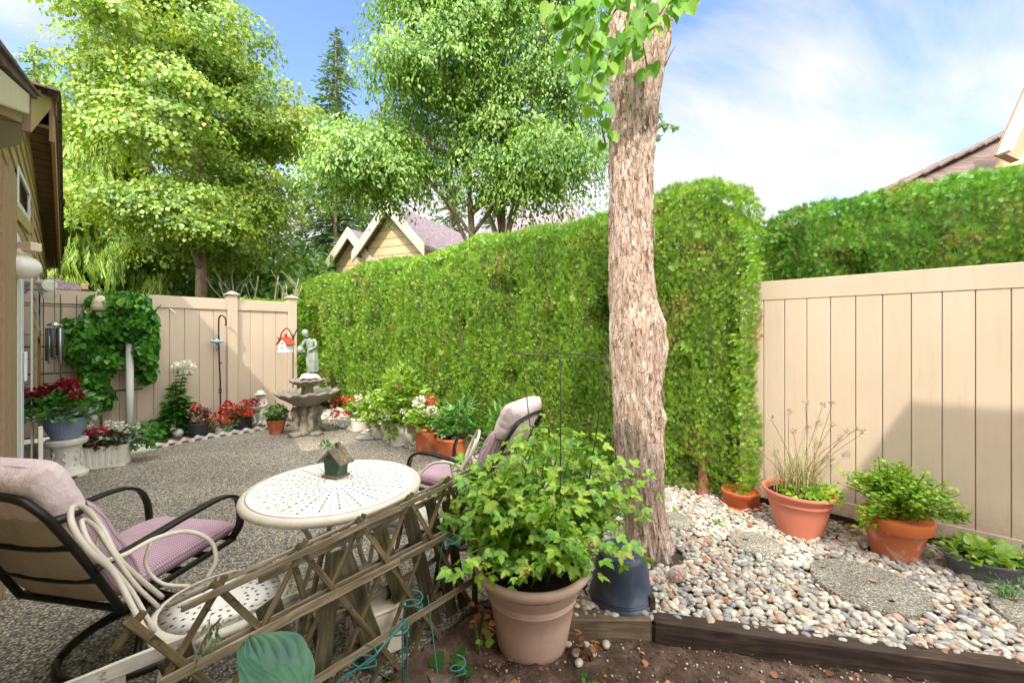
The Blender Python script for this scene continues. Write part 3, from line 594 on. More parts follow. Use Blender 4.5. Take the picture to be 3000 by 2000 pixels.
# sliding glass door
d = MB().box(VW-.01, VW+.003, 4.7, 6.6, 0, 2.18).build('sliding_door', M['glass'], t)
for (u0, u1, z0, z1, pr) in ((4.64, 4.90, 0, 2.24, .010), (5.05, 5.26, 0, 2.2, .009), (6.46, 6.6, 0, 2.24, .009), (4.90, 6.46, 2.12, 2.24, .008), (4.90, 6.46, 0, .08, .008)):
    MB().box(VW-.005, VW+pr, u0, u1, z0, z1).build('door_frame', M['white'], d, bevel=.004)
MB().box(VW+.011, VW+.03, 5.14, 5.24, 1.12, 1.36).build('handle', M['white'], d, bevel=.01)
MB().box(VW-.008, VW+.008, 6.605, 6.715, 0, 2.3).build('door_casing', M['trim'], t, bevel=.004)
MB().box(VW-.008, VW+.011, 4.605, 6.72, 2.245, 2.30).build('door_header', M['trim'], t, bevel=.004)
# slanted clerestory windows
def slant_window(u0, u1, za, zb, ht):
    w = MB().prism([(u0, za), (u1, zb), (u1, zb+ht), (u0, za+ht)], 'x', VW-.01, VW+.002).build('window', M['glass'], t)
    def bar(p, q_, wd, pr, mt, nm): MB().beam((VW+pr/2, p[0], p[1]), (VW+pr/2, q_[0], q_[1]), pr, wd, up=(0, 0, 1) if abs(p[0]-q_[0]) > .01 else (0, 1, 0)).build(nm, mt, w, bevel=.003)
    for p, q_ in (((u0, za), (u1, zb)), ((u0, za+ht), (u1, zb+ht)), ((u0, za), (u0, za+ht)), ((u1, zb), (u1, zb+ht))): bar(p, q_, .045, .010, M['white'], 'frame')
    bar((u0-.05, za-.08), (u1+.05, zb-.08), .10, .012, M['siding'], 'sill')
slant_window(4.75, 6.1, 2.47, 2.60, .26); slant_window(7.7, 8.8, 1.6, 1.5, .8)
# soffit, barge boards, roof
VE = -.085; VN = -.21                               # outer faces of the far and the near verge
def slope(v0, v1, u0, u1, dz0, dz1): # slab following the roof pitch
    m = MB(); pts = [u0]+([PK] if u0 < PK < u1 else [])+[u1]
    for a, b in zip(pts[:-1], pts[1:]):
        m.add([(v0, a, roofz(a)+dz0), (v1, a, roofz(a)+dz0), (v1, b, roofz(b)+dz0), (v0, b, roofz(b)+dz0), (v0, a, roofz(a)+dz1), (v1, a, roofz(a)+dz1), (v1, b, roofz(b)+dz1), (v0, b, roofz(b)+dz1)],
              [(0,3,2,1), (4,5,6,7), (0,1,5,4), (1,2,6,5), (2,3,7,6), (3,0,4,7)])
    return m
slope(-3.6, VN-.02, 1.0, 5.6, .0, .03).build('soffit', M['soffit'], t)
slope(-3.6, VE-.03, 5.6, UE, .0, .03).build('soffit', M['soffit'], t)
slope(VE-.03, VE, 5.6, UE, -.11, .28).build('barge_board', M['trim'], t, bevel=.004)
slope(VE, VE+.014, 5.6, UE, .14, .29).build('drip_edge', M['darktrim'], t)
MB().prism([(1.0, roofz(1.0)+.06), (4.35, roofz(4.35)+.0), (4.35, roofz(4.35)+.2), (1.0, roofz(1.0)+.2)], 'x', VN-.03, VN).build('fascia', M['trim'], t, bevel=.004)
MB().prism([(1.0, roofz(1.0)+.05), (4.3, roofz(4.3)+.07), (4.3, roofz(4.3)+.21), (1.0, roofz(1.0)+.19)], 'x', VN+.002, VN+.035).build('gutter', M['cream'], t, bevel=.008)
MB().prism([(2.0, roofz(2.0)-.16), (4.9, roofz(4.9)-.16), (4.9, roofz(4.9)-.002), (2.0, roofz(2.0)-.002)], 'x', VW-.01, VW+.016).build('frieze_board', M['darktrim'], t, bevel=.004)
# bracket box turning the near verge out to the far one
bb = MB().add([(VW, 4.88, 3.06), (-.19, 4.88, 3.06), (-.19, 4.88, 3.38), (VW, 4.88, 3.38), (VW, 5.62, 3.5), (-.098, 5.6, 3.56), (-.098, 5.6, 3.74), (VW, 5.62, 3.74)], [(0,1,2,3), (1,5,6,2), (0,4,5,1), (3,2,6,7)])
bb.build('bracket_side', M['siding'], t)  # side coloured olive to stand in for greenish light on the bracket
MB().box(VW+.004, -.188, 4.862, 4.878, 3.055, 3.385).build('bracket_face', M['trim'], t, bevel=.004)
slope(-3.6, VN+.045, .5, 5.35, .215, .25).build('roof', M['shingle'], t)
slope(-3.6, VE+.03, 5.2, UE+.15, .285, .33).build('roof', M['shingle'], t)
for k in range(3):
    slope(-3.6, VN+.06-.008*k, .5, 5.3-.15*k, .252+.015*k, .264+.015*k).build('shingle_course', M['shingle'], t)
    slope(-3.6, VE+.045-.008*k, 5.0+.2*k, UE+.15-.1*k, .332+.015*k, .344+.015*k).build('shingle_course', M['shingle'], t)
# wing of the house behind and beside the camera (it throws the shade over the near patio)
def solid_roof(v0, v1, u0, u1, z, hgt, name='roof'):
    m = MB(); vm = (v0+v1)/2
    m.prism([(v0, z), (v1, z), (v1, z+.12), (vm, z+hgt), (v0, z+.12)], 'y', u0, u1); return m.build(name, M['shingle'], t)
MB().box(-6.5, -1.6, -7.0, 1.6, -.1, 4.9).build('wing_wall', M['siding'], t)
MB().box(-6.6, -.42, -7.1, 3.0, 4.9, 5.05).build('wing_roof', M['shingle'], t)
MB().box(-6.5, -.3, -7.0, -6.0, -.1, 4.88).build('rear_wall', M['stucco'], t)
for uu in (-6.8, -2.5): MB().box(.85, 1.0, uu, uu+.15, -.1, 4.88).build('roof_post', M['trim'], t)
MB().box(-6.4, 1.29, -7.1, -2.11, 4.9, 5.03).build('rear_roof', M['shingle'], t)
# neighbour eaves glimpsed past the verge
nb_ = thing('house', 'part of a neighbouring house with low tan eaves just beyond the back fence', 'house', uv(-.25, 12.6), math.atan2(D2[1], D2[0]))
MB().box(-4.5, -.42, .4, 5, -.1, 2.44).build('wall', M['stucco'], nb_)
m = MB().prism([(-4.6, 2.45), (.45, 2.45), (.45, 2.55), (-2.4, 3.5), (-4.6, 2.6)], 'y', .2, 5.2); m.build('roof', M['shingle2'], nb_)
MB().box(.455, .56, .2, 5.2, 2.47, 2.60).build('gutter', M['trim'], nb_, bevel=.01)
MB().box(-1.6, .10, 1.0, 4, 3.95, 4.55).build('dormer_wall', M['trim'], nb_); MB().box(-1.5, -.5, 1.2, 4, 2.7, 3.94).build('dormer_base', M['darktrim'], nb_); MB().box(-1.7, .22, .8, 4.3, 4.56, 4.7).build('dormer_roof', M['shingle2'], nb_)
# ================================================================ hedges
def hedge(name, label, v0, v1, u0, u1, h, mat, dens=620, size=.062, endround=.35, colw=.95, seed=3, top_fn=None, taper=0.0):
    """clipped thuja hedge; front face at v0 looking towards the yard, built in local (v,u,z)"""
    t = thing(name, label, 'hedge', uv(0, 0), math.atan2(D2[1], D2[0])); dens = dens*5.2
    r = np.random.default_rng(seed)
    def hz(u): return (top_fn(u) if top_fn else h)
    def face(v, u, z):   # bumps of the front face
        return .09*noise.noise((u/colw*1.0+seed, z*.35, seed))+.10*noise.noise((u*3.0, z*.35, seed+4))+.045*noise.noise((u*7, z*3.5, 1))+.045*noise.noise((u*13, z*8, 5))
    def dens_at(u): return 1.0 if u < 4.5 else max(.38, 1-(u-4.5)*.13)
    def fpos(u, z):
        zt = hz(u); q = max(0, (z-(zt-.45))/.45); cr = max(0, 1-(u-u0)/.32); hl = max(0, noise.noise((u*2.1+7, z*2.1, seed+9))-.28)*.55; vv = v0+.28*q*q+taper*(1-z/zt)-face(v0, u, z)+hl+.26*cr*cr
        return vv
    P, A, Nn, S = [], [], [], []
    n = int((u1-u0)*h*dens); us = r.uniform(u0-.06, u1, n); zs = r.uniform(.02, 1, n)
    for u, zf in zip(us, zs):
        if r.random() > dens_at(u): continue
        zt = hz(u); z = zf*(zt+.02); vv = fpos(u, z)+r.uniform(-.015, .05)
        P.append((vv, u, z)); A.append((-.55+r.normal()*.3, r.normal()*.38, .95+r.normal()*.3)); Nn.append((-.6+r.normal()*.5, r.normal()*.6, .3+r.normal()*.4)); S.append(size*r.uniform(.7, 1.35)*(1/dens_at(u))**.5*(2.0 if r.random() < .012 else 1))
    n = int((u1-u0)*(v1-v0)*dens*.9); us = r.uniform(u0, u1, n); vs_ = r.uniform(v0+.05, v1, n)      # top
    for u, v in zip(us, vs_):
        e = min(v-v0, v1-v)/.4; z = hz(u)-(.22*(1-min(1, e))**2)+.06*noise.noise((u*1.5, v*1.5, seed))+.05*noise.noise((u*6, v*6, 2))
        P.append((v, u, z+r.uniform(-.05, .05))); A.append((r.normal()*.5, r.normal()*.5, 1+r.normal()*.3)); Nn.append(tuple(r.normal(size=3))); S.append(size*r.uniform(.7, 1.6))
    for ue, sg_ in ((u0, -1), (u1, 1)):
        n = int((v1-v0)*h*dens); vs_ = r.uniform(v0-.04, v1, n); zs = r.uniform(.02, 1, n)
        for v, zf in zip(vs_, zs):
            zt = hz(ue); z = zf*zt; q = max(0, (z-(zt-.5))/.5); cr = max(0, 1-(v-v0)/.3)
            if v < v0+.05: continue
            P.append((v, ue-sg_*(.3*q*q+.16*cr*cr)+sg_*(.10*noise.noise((v*2, z*1.3, seed))+r.uniform(-.03, .05)+.04), z)); A.append((r.normal()*.5, sg_*.8+r.normal()*.3, .7+r.normal()*.3)); Nn.append((r.normal()*.5, -sg_*.5+r.normal()*.4, r.normal()*.5)); S.append(size*r.uniform(.7, 1.35))
    scatter('foliage', *SPRAY, P, A, Nn, S, mat, t)
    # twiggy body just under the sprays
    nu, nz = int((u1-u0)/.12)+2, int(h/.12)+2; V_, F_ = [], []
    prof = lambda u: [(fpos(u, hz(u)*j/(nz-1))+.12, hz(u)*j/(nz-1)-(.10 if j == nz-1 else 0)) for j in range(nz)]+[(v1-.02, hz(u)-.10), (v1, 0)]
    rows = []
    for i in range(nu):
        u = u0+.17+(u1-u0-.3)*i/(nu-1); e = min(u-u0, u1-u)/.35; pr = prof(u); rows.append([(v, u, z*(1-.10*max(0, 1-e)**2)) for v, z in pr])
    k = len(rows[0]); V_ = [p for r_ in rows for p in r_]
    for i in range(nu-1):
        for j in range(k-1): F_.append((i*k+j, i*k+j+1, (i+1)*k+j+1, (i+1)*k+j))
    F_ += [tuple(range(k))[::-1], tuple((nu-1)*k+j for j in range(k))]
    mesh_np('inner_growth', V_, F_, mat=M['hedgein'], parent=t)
    return t
hedge('cedar_hedge', 'tall clipped bright green cedar hedge running behind the fountain and the tree', 3.84, 4.9, .92, 11.5, 2.88, M['hedge'], dens=640,
      top_fn=lambda u: 2.86+.05*sin(u*1.9)+.06*noise.noise((u*1.1, 3, 1))-.30*max(0, (u-9.6)/1.9)**2-.22*max(0, (1.35-u)/.45)**2+.10*max(0, 1-abs(u-1.6)/.8), size=.043)
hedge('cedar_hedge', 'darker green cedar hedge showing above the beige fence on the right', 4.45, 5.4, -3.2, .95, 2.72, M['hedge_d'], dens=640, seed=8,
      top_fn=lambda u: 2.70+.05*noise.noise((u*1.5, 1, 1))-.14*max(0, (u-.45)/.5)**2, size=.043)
hedge('cedar_hedge', 'low clipped green hedge just beyond the right post of the back fence', 2.0, 4.2, 9.4, 9.9, 2.15, M['hedge'], dens=260, seed=21, size=.075)
m = MB().tube(curve([uv(4.02, 1.28, -.02), uv(4.03, 1.27, .2), uv(4.04, 1.27, .6)], 4), [.07, .055, .05, .05, .05, .05, .05, .05, .05], 10)
tag(m.build('hedge_stem', M['barkred'], smooth=True), 'short reddish bare stem at the foot of the hedge beside the terracotta saucers', 'tree stem')

# ================================================================ trees
def limb(m, p0, p1, r0, r1, sag=.0, n=8, wob=.05):
    p0, p1 = Vector(p0), Vector(p1); mid = (p0+p1)/2+Vector((random.uniform(-wob, wob), random.uniform(-wob, wob), sag+random.uniform(-wob, wob)))*(p1-p0).length
    pts = curve([p0, mid, p1], 5); k = len(pts)-1; m.tube(pts, [r0+(r1-r0)*i/k for i in range(k+1)], n)
def crown_pts(lobes, nclump, per, clen, spread, droop, seed, shell=.5, hang=.42, arch=.55):
    """leaves on drooping umbrella shaped pads spread through the lobes of the crown"""
    r = np.random.default_rng(seed); W = np.array([(a*b*c)**(2/3) for _, (a, b, c) in lobes]); W = W/W.sum()
    P, A, N_, = [], [], []
    for i in r.choice(len(lobes), nclump, p=W):
        c, R_ = lobes[i]; c = np.array(c); R_ = np.array(R_); d = r.normal(size=3); d /= np.linalg.norm(d); q = 1-shell*r.random()**1.5
        base = c+d*R_*q; out = np.array([d[0], d[1], 0]); rp = clen*r.uniform(.35, 1.0)
        k = int(per*(rp/clen)**1.3)+4; ang = r.uniform(0, 2*pi, k); rho = np.sqrt(r.random(k))*rp; ns = 7; ang = np.where(r.random(k) < .75, (np.floor(ang/(2*pi)*ns)+.5)/ns*2*pi+r.normal(size=k)*.12, ang)
        off = np.stack([np.cos(ang)*rho, np.sin(ang)*rho, -droop*rho**2/rp-arch*rho*.3], 1)+out*rho[:, None]*.35
        p = base+off+r.normal(size=(k, 3))*spread*np.array([.6, .6, .5])+np.array([0, 0, -1.])*(r.random((k, 1))**2*.22*clen)
        P.append(p); rad = np.stack([np.cos(ang), np.sin(ang), np.zeros(k)], 1)
        A.append(rad*.35+np.array([0, 0, -.95])+r.normal(size=(k, 3))*hang)
        N_.append(rad*.5+out*.6+np.array([0, -.3, .6])+r.normal(size=(k, 3))*.4)
    return np.concatenate(P), np.concatenate(A), np.concatenate(N_)
def leafy_tree(name, label, base, lobes, mat, size, nclump, per, clen=.8, spread=.13, droop=.6, seed=1, bark='bark2', tr=.17, lean=(0, 0), top=None, tpl=LEAF, limbs=9, shell=.5, cat='tree', group=None, stems=None, forks=None):
    t = thing(name, label, cat, base, 0, group); b = np.array(base); m = MB()
    top = top or max(c[2]+R_[2]*.5 for c, R_ in lobes)-base[2]
    for (ox, oy, rr, lx_, ly_, h_) in (stems or [(0, 0, tr, lean[0], lean[1], top)]):
        pts = curve([(ox, oy, -.1), (ox+lx_*.15, oy, h_*.2), (ox+lx_*.4+.05, oy+ly_*.4, h_*.5), (ox+lx_, oy+ly_, h_)], 7); k = len(pts)-1
        m.tube(pts, [rr*(1.25 if i == 0 else 1)*(1-.75*i/k) for i in range(k+1)], 12)
        lobs = [l for l in lobes]
        for j in range(limbs):
            c, R_ = random.choice(lobs); d = Vector((random.gauss(0, 1), random.gauss(0, 1), random.gauss(.2, .7))).normalized()
            e = Vector([c[i]-base[i]+d[i]*R_[i]*.75 for i in range(3)]); s_ = pts[int(k*random.uniform(.5, .9))]
            if e.z > s_.z-.3: limb(m, s_, e, rr*.38, rr*.06, .08)
    m.build('trunk', M[bark], t, smooth=True)
    P, A, N_ = crown_pts(lobes, nclump, per, clen, spread, droop, seed, shell); r = np.random.default_rng(seed+5)
    scatter('crown', *tpl, P-b, A, N_, size*r.uniform(.65, 1.3, len(P)), M[mat], t)
    return t
# bright tree on the left
def lobes_in(env, n, rr, seed, yc, yd, flat=.62):
    """irregular boughs filling an outline given as (height, left, right) rows"""
    r = np.random.default_rng(seed); zs_ = [q[0] for q in env]; out = []
    for i in range(n):
        z = r.uniform(zs_[0], zs_[-1]); l = np.interp(z, zs_, [q[1] for q in env]); rt = np.interp(z, zs_, [q[2] for q in env]); R_ = rr*r.uniform(.6, 1.25)
        w = max(.1, (rt-l)/2-R_); x = (l+rt)/2+w*r.uniform(-1, 1); dd = yd*max(.25, 1-abs(x-(l+rt)/2)/((rt-l)/2+.1)*.6); out.append(((x, yc+r.uniform(-1, .8)*dd, z), (R_, R_, R_*flat)))
    return out
leafy_tree('broadleaf_tree', 'large bright yellow green tree behind the back fence on the left', (-7.12, 9.5, 0),
    lobes_in([(4.0, -9.3, -5.4), (4.8, -10.1, -4.4), (6.2, -10.2, -4.3), (7.6, -9.9, -4.6), (8.8, -9.6, -5.6), (10.4, -9.0, -6.9), (11.0, -8.6, -7.4)], 46, .85, 5, 9.5, 2.0),
    'leaf_a', .074, 760, 300, .8, .07, .6, 2, tr=.17, lean=(-.6, .3), limbs=16, shell=.75, top=9.5)
leafy_tree('broadleaf_tree', 'two stemmed tree with drooping soft green leaves behind the hedge', (-.78, 9.2, 0),
    lobes_in([(5.3, -3.6, -2.2), (5.7, -3.9, -1.6), (6.6, -3.8, -1.2)], 9, .75, 3, 8.9, 1.2)+lobes_in([(4.9, .2, 1.2), (5.6, -.2, 1.7), (7.0, -.4, 2.0), (8.4, -.6, 1.9), (9.6, -1.0, 1.6)], 15, .75, 8, 9.0, 1.4)+lobes_in([(6.9, -2.8, -.8), (8.2, -3.2, .4), (10.4, -3.0, .8)], 16, .85, 9, 9.2, 1.5)+[((-.5, 8.7, 5.5), (.45, .4, .35)), ((-.1, 8.7, 6.3), (.5, .5, .4)), ((-1.0, 8.9, 6.3), (.55, .5, .4)), ((-.6, 8.8, 7.0), (.6, .5, .4)), ((-1.3, 9.0, 5.6), (.4, .5, .3)), ((.3, 8.8, 5.3), (.4, .4, .35)), ((-.9, 8.7, 4.95), (.3, .35, .25)), ((-.35, 8.6, 4.75), (.25, .3, .3)), ((.75, 8.8, 4.95), (.5, .5, .3)), ((-1.9, 8.9, 5.3), (.5, .5, .3))],
    'leaf_b', .088, 620, 290, .85, .07, .95, 4, limbs=14, shell=.8, tpl=DROP, stems=[(0, 0, .14, -.5, .1, 8.4), (.48, .15, .13, .1, .2, 8.8)])
# understorey and background
def conifer(name, label, base, h, r0, mat, seed, bark='bark2', dens=1.0, droop=.35, zlow=.12, size=.28, weep=0, sparse=0, tpl=NEEDLE, group='conifers beyond the garden'):
    t = thing(name, label, 'tree', base, 0, group); r = np.random.default_rng(seed); m = MB(); m.tube([(0, 0, -.1), (0, 0, h*.5), (0, 0, h)], [max(.02, h*.016), h*.01, .012], 10)
    P, A, N_, S = [], [], [], []
    nb = int(h*13*dens)
    for i in range(nb):
        f = zlow+(1-zlow)*i/nb; z = h*f; L = r0*(1-f)**.8*r.uniform(.75, 1.15)+.12; a = r.uniform(0, 2*pi); d = np.array([cos(a), sin(a), 0])
        if sparse and r.random() < sparse*f: L *= .6
        e = np.array([0, 0, z])+d*L+np.array([0, 0, -droop*L]); 
        if i % 3 == 0: m.tube([(0, 0, z), tuple(np.array([0, 0, z])+d*L*.5+np.array([0, 0, -droop*L*.3])), tuple(e)], [.022, .014, .005], 4)
        k = max(3, int(L*13*dens*(1 if not weep else 1.6)))
        for j in range(k):
            q = (j+.5)/k*r.uniform(.9, 1.1); p = np.array([0, 0, z])+d*L*q+np.array([0, 0, -droop*L*q*q]); side = np.array([-d[1], d[0], 0])*r.choice([-1, 1])
            if weep: ax = np.array([0, 0, -1.])+r.normal(size=3)*.18; nn = d+r.normal(size=3)*.4; s = size*r.uniform(.8, 1.8)
            else: ax = d*.7+side*.8+np.array([0, 0, -.25])+r.normal(size=3)*.2; nn = np.array([0, 0, 1])+r.normal(size=3)*.4; s = size*r.uniform(.7, 1.2)*(1-.45*f)
            
            for _ in range(3 if weep else 1): P.append(p+r.normal(size=3)*(.09 if weep else .05)); A.append(ax+(r.normal(size=3)*.12 if weep else 0)); N_.append(nn); S.append(s*r.uniform(.6, 1.1) if weep else s)
    m.build('trunk', M[bark], t, smooth=True); scatter('crown', *tpl, P, A, N_, S, M[mat], t); return t
conifer('weeping_conifer', 'weeping yellow green conifer with reddish trunk behind the climbing vine', (-9.9, 10.3, 0), 7.6, 2.3, 'weep', 31, 'barkred', 1.15, .55, .30, .40, weep=1, tpl=STRAND)
conifer('weeping_conifer', 'weeping yellow green conifer partly hidden by the brown gable', (-11.6, 11.2, 0), 8.3, 2.2, 'weep', 32, 'barkred', 1.0, .5, .22, .40, weep=1, tpl=STRAND)
conifer('fir_tree', 'slim dark fir whose tip shows left of the bright tree', (-15.9, 13.6, 0), 11.2, 2.2, 'conif2', 33, size=.5, dens=1.5)
conifer('fir_tree', 'tall fir leaning over the bright tree at upper left', (-14.6, 14.4, 0), 13.3, 2.6, 'conif2', 34, size=.5, dens=1.4)
conifer('fir_tree', 'sparse topped fir standing in the blue gap between the two big trees', (-8.0, 18.6, 0), 15.4, 3.0, 'conif2', 35, size=.55, dens=1.5, sparse=.25)
conifer('fir_tree', 'dark fir filling the gap left of the far gables', (-9.3, 15.4, 0), 8.6, 2.2, 'conif', 36, size=.5, dens=1.2)
conifer('fir_tree', 'mid green fir directly left of the far gabled house', (-7.6, 17.6, 0), 10.2, 3.0, 'conif2', 37, size=.5, dens=1.2)
conifer('fir_tree', 'dark fir behind the trunk of the bright tree', (-10.6, 16.0, 0), 9.0, 3.0, 'conif', 38, size=.55, dens=1.2)
conifer('fir_tree', 'broad mid green fir between the fence and the bright tree on its right', (-9.6, 13.8, 0), 8.6, 2.6, 'conif2', 41, size=.45, dens=1.3)
conifer('fir_tree', 'broad fir low behind the bare branched shrub', (-8.0, 14.8, 0), 6.4, 1.9, 'conif2', 42, size=.42, dens=1.3)
conifer('fir_tree', 'distant fir above the far grey roof', (-3.6, 24.0, 0), 11.5, 3.2, 'conif2', 39, size=.7, dens=1.0)
conifer('fir_tree', 'distant rounded evergreen behind the right end of the far grey roof', (-1.2, 26.0, 0), 10.5, 3.4, 'conif2', 43, size=.75, dens=1.0)
conifer('fir_tree', 'distant fir filling the gap above the left far gable', (-7.6, 24.0, 0), 12.5, 3.4, 'conif2', 44, size=.75, dens=1.0)
for i, (x, y, z, rx, rz, l) in enumerate([(-9.6, 12.6, 2.9, 1.9, 1.7, 'leafy bush behind the fence at left of the bright trunk'), (-7.0, 12.4, 2.7, 1.3, 1.5, 'shaded bush behind the bare branched shrub'), (-12.6, 15.2, 3.4, 2.6, 3.0, 'dense bush far behind the weeping conifers')]):
    leafy_tree('understorey_tree', l, (x, y, 0), [((x, y, z), (rx, 1.4, rz)), ((x-.6, y+.4, z-1.2), (rx*.9, 1.2, 1.2)), ((x+.5, y, z+.6), (rx*.6, 1, rz*.8))], 'shade', .17, 150, 45, .6, .2, .4, 60+i, limbs=5, cat='bush')
# bare branched shrub
t = thing('bare_shrub', 'pale leafless branching shrub behind the fence beside the left post', 'shrub', (-5.9, 9.6, 0)); m = MB()
for i in range(9):
    a = random.uniform(-1, 1); b0 = Vector((a*.35, random.uniform(-.2, .2), 0)); p1 = b0+Vector((a*.35+random.uniform(-.15, .15), random.uniform(-.2, .2), 1.7)); p2 = p1+Vector((a*.4+random.uniform(-.25, .25), 0, random.uniform(.7, 1.2)))
    pts = curve([b0, p1, p2], 6); k = len(pts)-1; m.tube(pts, [.04-.028*j/k for j in range(k+1)], 6)
    for j in range(5):
        s_ = pts[int(k*random.uniform(.45, .95))]; limb(m, s_, s_+Vector((random.uniform(-.45, .45), random.uniform(-.2, .2), random.uniform(.25, .7))), .014, .004, 0, 5, .12)
m.build('branches', M['barkpale'], t, smooth=True)

# ================================================================ the big trunk with its own foliage overhead
rows = [(1500, 1300, 1452, 1560), (1480, 1250, 1438, 1545), (0, 1180, 1428, 1532), (0, 1080, 1412, 1526), (0, 980, 1402, 1524), (0, 900, 1397, 1520), (0, 800, 1393, 1528), (0, 740, 1392, 1526), (0, 690, 1393, 1508), (0, 600, 1393, 1502),
        (0, 500, 1394, 1501), (0, 400, 1396, 1504), (0, 300, 1396, 1512), (0, 200, 1395, 1522), (0, 120, 1394, 1536), (0, 60, 1392, 1545)]
TY = 2.86; NS = 150
t = thing('large_tree', 'large shaggy barked tree leaning slightly in the middle of the garden', 'tree', (1.0, TY, 0))
ctr = []; 
for _, py, xa, xb in rows:
    z = H-(py-HY)*TY/F; xc = ((xa+xb)/2-HX)/F*TY; ctr.append((z, xc, (xb-xa)/2/F*TY*.90))
ctr.sort(); ctr = [(-.12, ctr[0][1]+.02, ctr[0][2]*1.35)] + ctr
zz_ = np.linspace(-.12, ctr[-1][0], 420); xc = np.interp(zz_, [c[0] for c in ctr], [c[1] for c in ctr]); rr_ = np.interp(zz_, [c[0] for c in ctr], [c[2] for c in ctr])
V_, F_ = [], []
for i, z in enumerate(zz_):
    for k in range(NS):
        a = 2*pi*k/NS; sw = a+z*.35
        rad = rr_[i]*(1+.05*sin(3*sw+1)+.035*sin(5*sw+z))
        q_ = (cos(sw)*5.2, sin(sw)*5.2, z*1.5)
        ridge = abs(noise.noise((q_[0]*.9, q_[1]*.9, q_[2]*.8)))*.035+abs(noise.noise((q_[0]*2.3, q_[1]*2.3, q_[2]*1.9+5)))*.02+noise.noise((q_[0]*5, q_[1]*5, q_[2]*3))*.006
        rp_ = 1-abs(noise.noise((cos(sw)*4.2+z*.5, sin(sw)*4.2, z*3.4)))*2.2; rad += ridge*.6-.017+.010*max(0, rp_)**2+.004*noise.noise((q_[0]*9, q_[1]*9, q_[2]*9))
        rad += .05*math.exp(-((z-.92)/.06)**2)*max(0, cos(a-.1))**6*.7+.02*math.exp(-((z-1.38)/.10)**2)*max(0, cos(a-.0))**6      # burrs on the right side
        if z < .25: rad *= 1+.35*(max(0, .25-z)/.35)*(max(0, sin(5*a+1))**2)
        V_.append((xc[i]-1.0+rad*cos(a), rad*sin(a)*.98, z))
for i in range(len(zz_)-1):
    for k in range(NS): F_.append((i*NS+k, i*NS+(k+1) % NS, (i+1)*NS+(k+1) % NS, (i+1)*NS+k))
# loose strips of bark
m = MB()
for i in range(150):
    z = random.uniform(.2, 3.2); j = int(np.searchsorted(zz_, z)); a = random.uniform(pi*.95, pi*2.05); rad = rr_[j]+.006; L = random.uniform(.04, .16)
    p0 = Vector((xc[j]-1+rad*cos(a), rad*sin(a), z)); w = random.uniform(.008, .02); d = Vector((cos(a), sin(a), 0)); s_ = Vector((-sin(a), cos(a), 0))
    e = p0+Vector((0, 0, L))+d*random.uniform(-.01, .012)+s_*random.uniform(-.02, .02); md = (p0+e)/2+d*.008
    m.add([p0-s_*w/2+d*.012, p0+s_*w/2+d*.014, md+s_*w/2+d*.002, e, md-s_*w/2], [(0, 1, 2, 4), (4, 2, 3)])
b_ = len(V_); V_ += m.v; F_ += [tuple(b_+i for i in f) for f in m.f]; trunk = mesh_np('trunk', V_, F_, mat=M['bark'], parent=t, smooth=True)
# forks above the frame and the limbs of the crown
m = MB(); zt_ = ctr[-1][0]; xt = ctr[-1][1]-1
m.tube(curve([(xt+.0, 0, zt_-.25), (xt+.10, 0, zt_+.15), (xt+.22, .05, zt_+.9), (xt+.3, .1, zt_+2.2)], 5), [.15]*5+[.13]*5+[.11]*6, 20)
m.tube(curve([(xt-.02, 0, zt_-.25), (xt-.10, .02, zt_+.15), (xt-.25, .0, zt_+.9), (xt-.5, .1, zt_+2.2)], 5), [.15]*5+[.12]*5+[.09]*6, 20)
m.tube(curve([(xt+.2, .05, zt_+.7), (xt+1.2, -.3, zt_+1.5), (xt+2.3, -.5, zt_+2.0)], 6), [.07-.004*i for i in range(13)], 10)
m.tube(curve([(xt-.2, .0, zt_+.8), (xt-1.2, -.2, zt_+1.4), (xt-2.2, -.4, zt_+1.7)], 6), [.07-.004*i for i in range(13)], 10)
m.build('forks', M['bark'], t, smooth=True)
# overhead crown, all above the picture
P, A, N_ = crown_pts([((1.0, 2.9, 7.3), (2.3, 1.8, 1.3)), ((2.2, 2.2, 6.6), (1.3, 1.2, .8))], 150, 40, .6, .14, .5, 77, .7)
scatter('crown', *HEART, P-np.array([1.0, TY, 0]), A, N_, .13*np.ones(len(P)), M['leaf_big'], t)
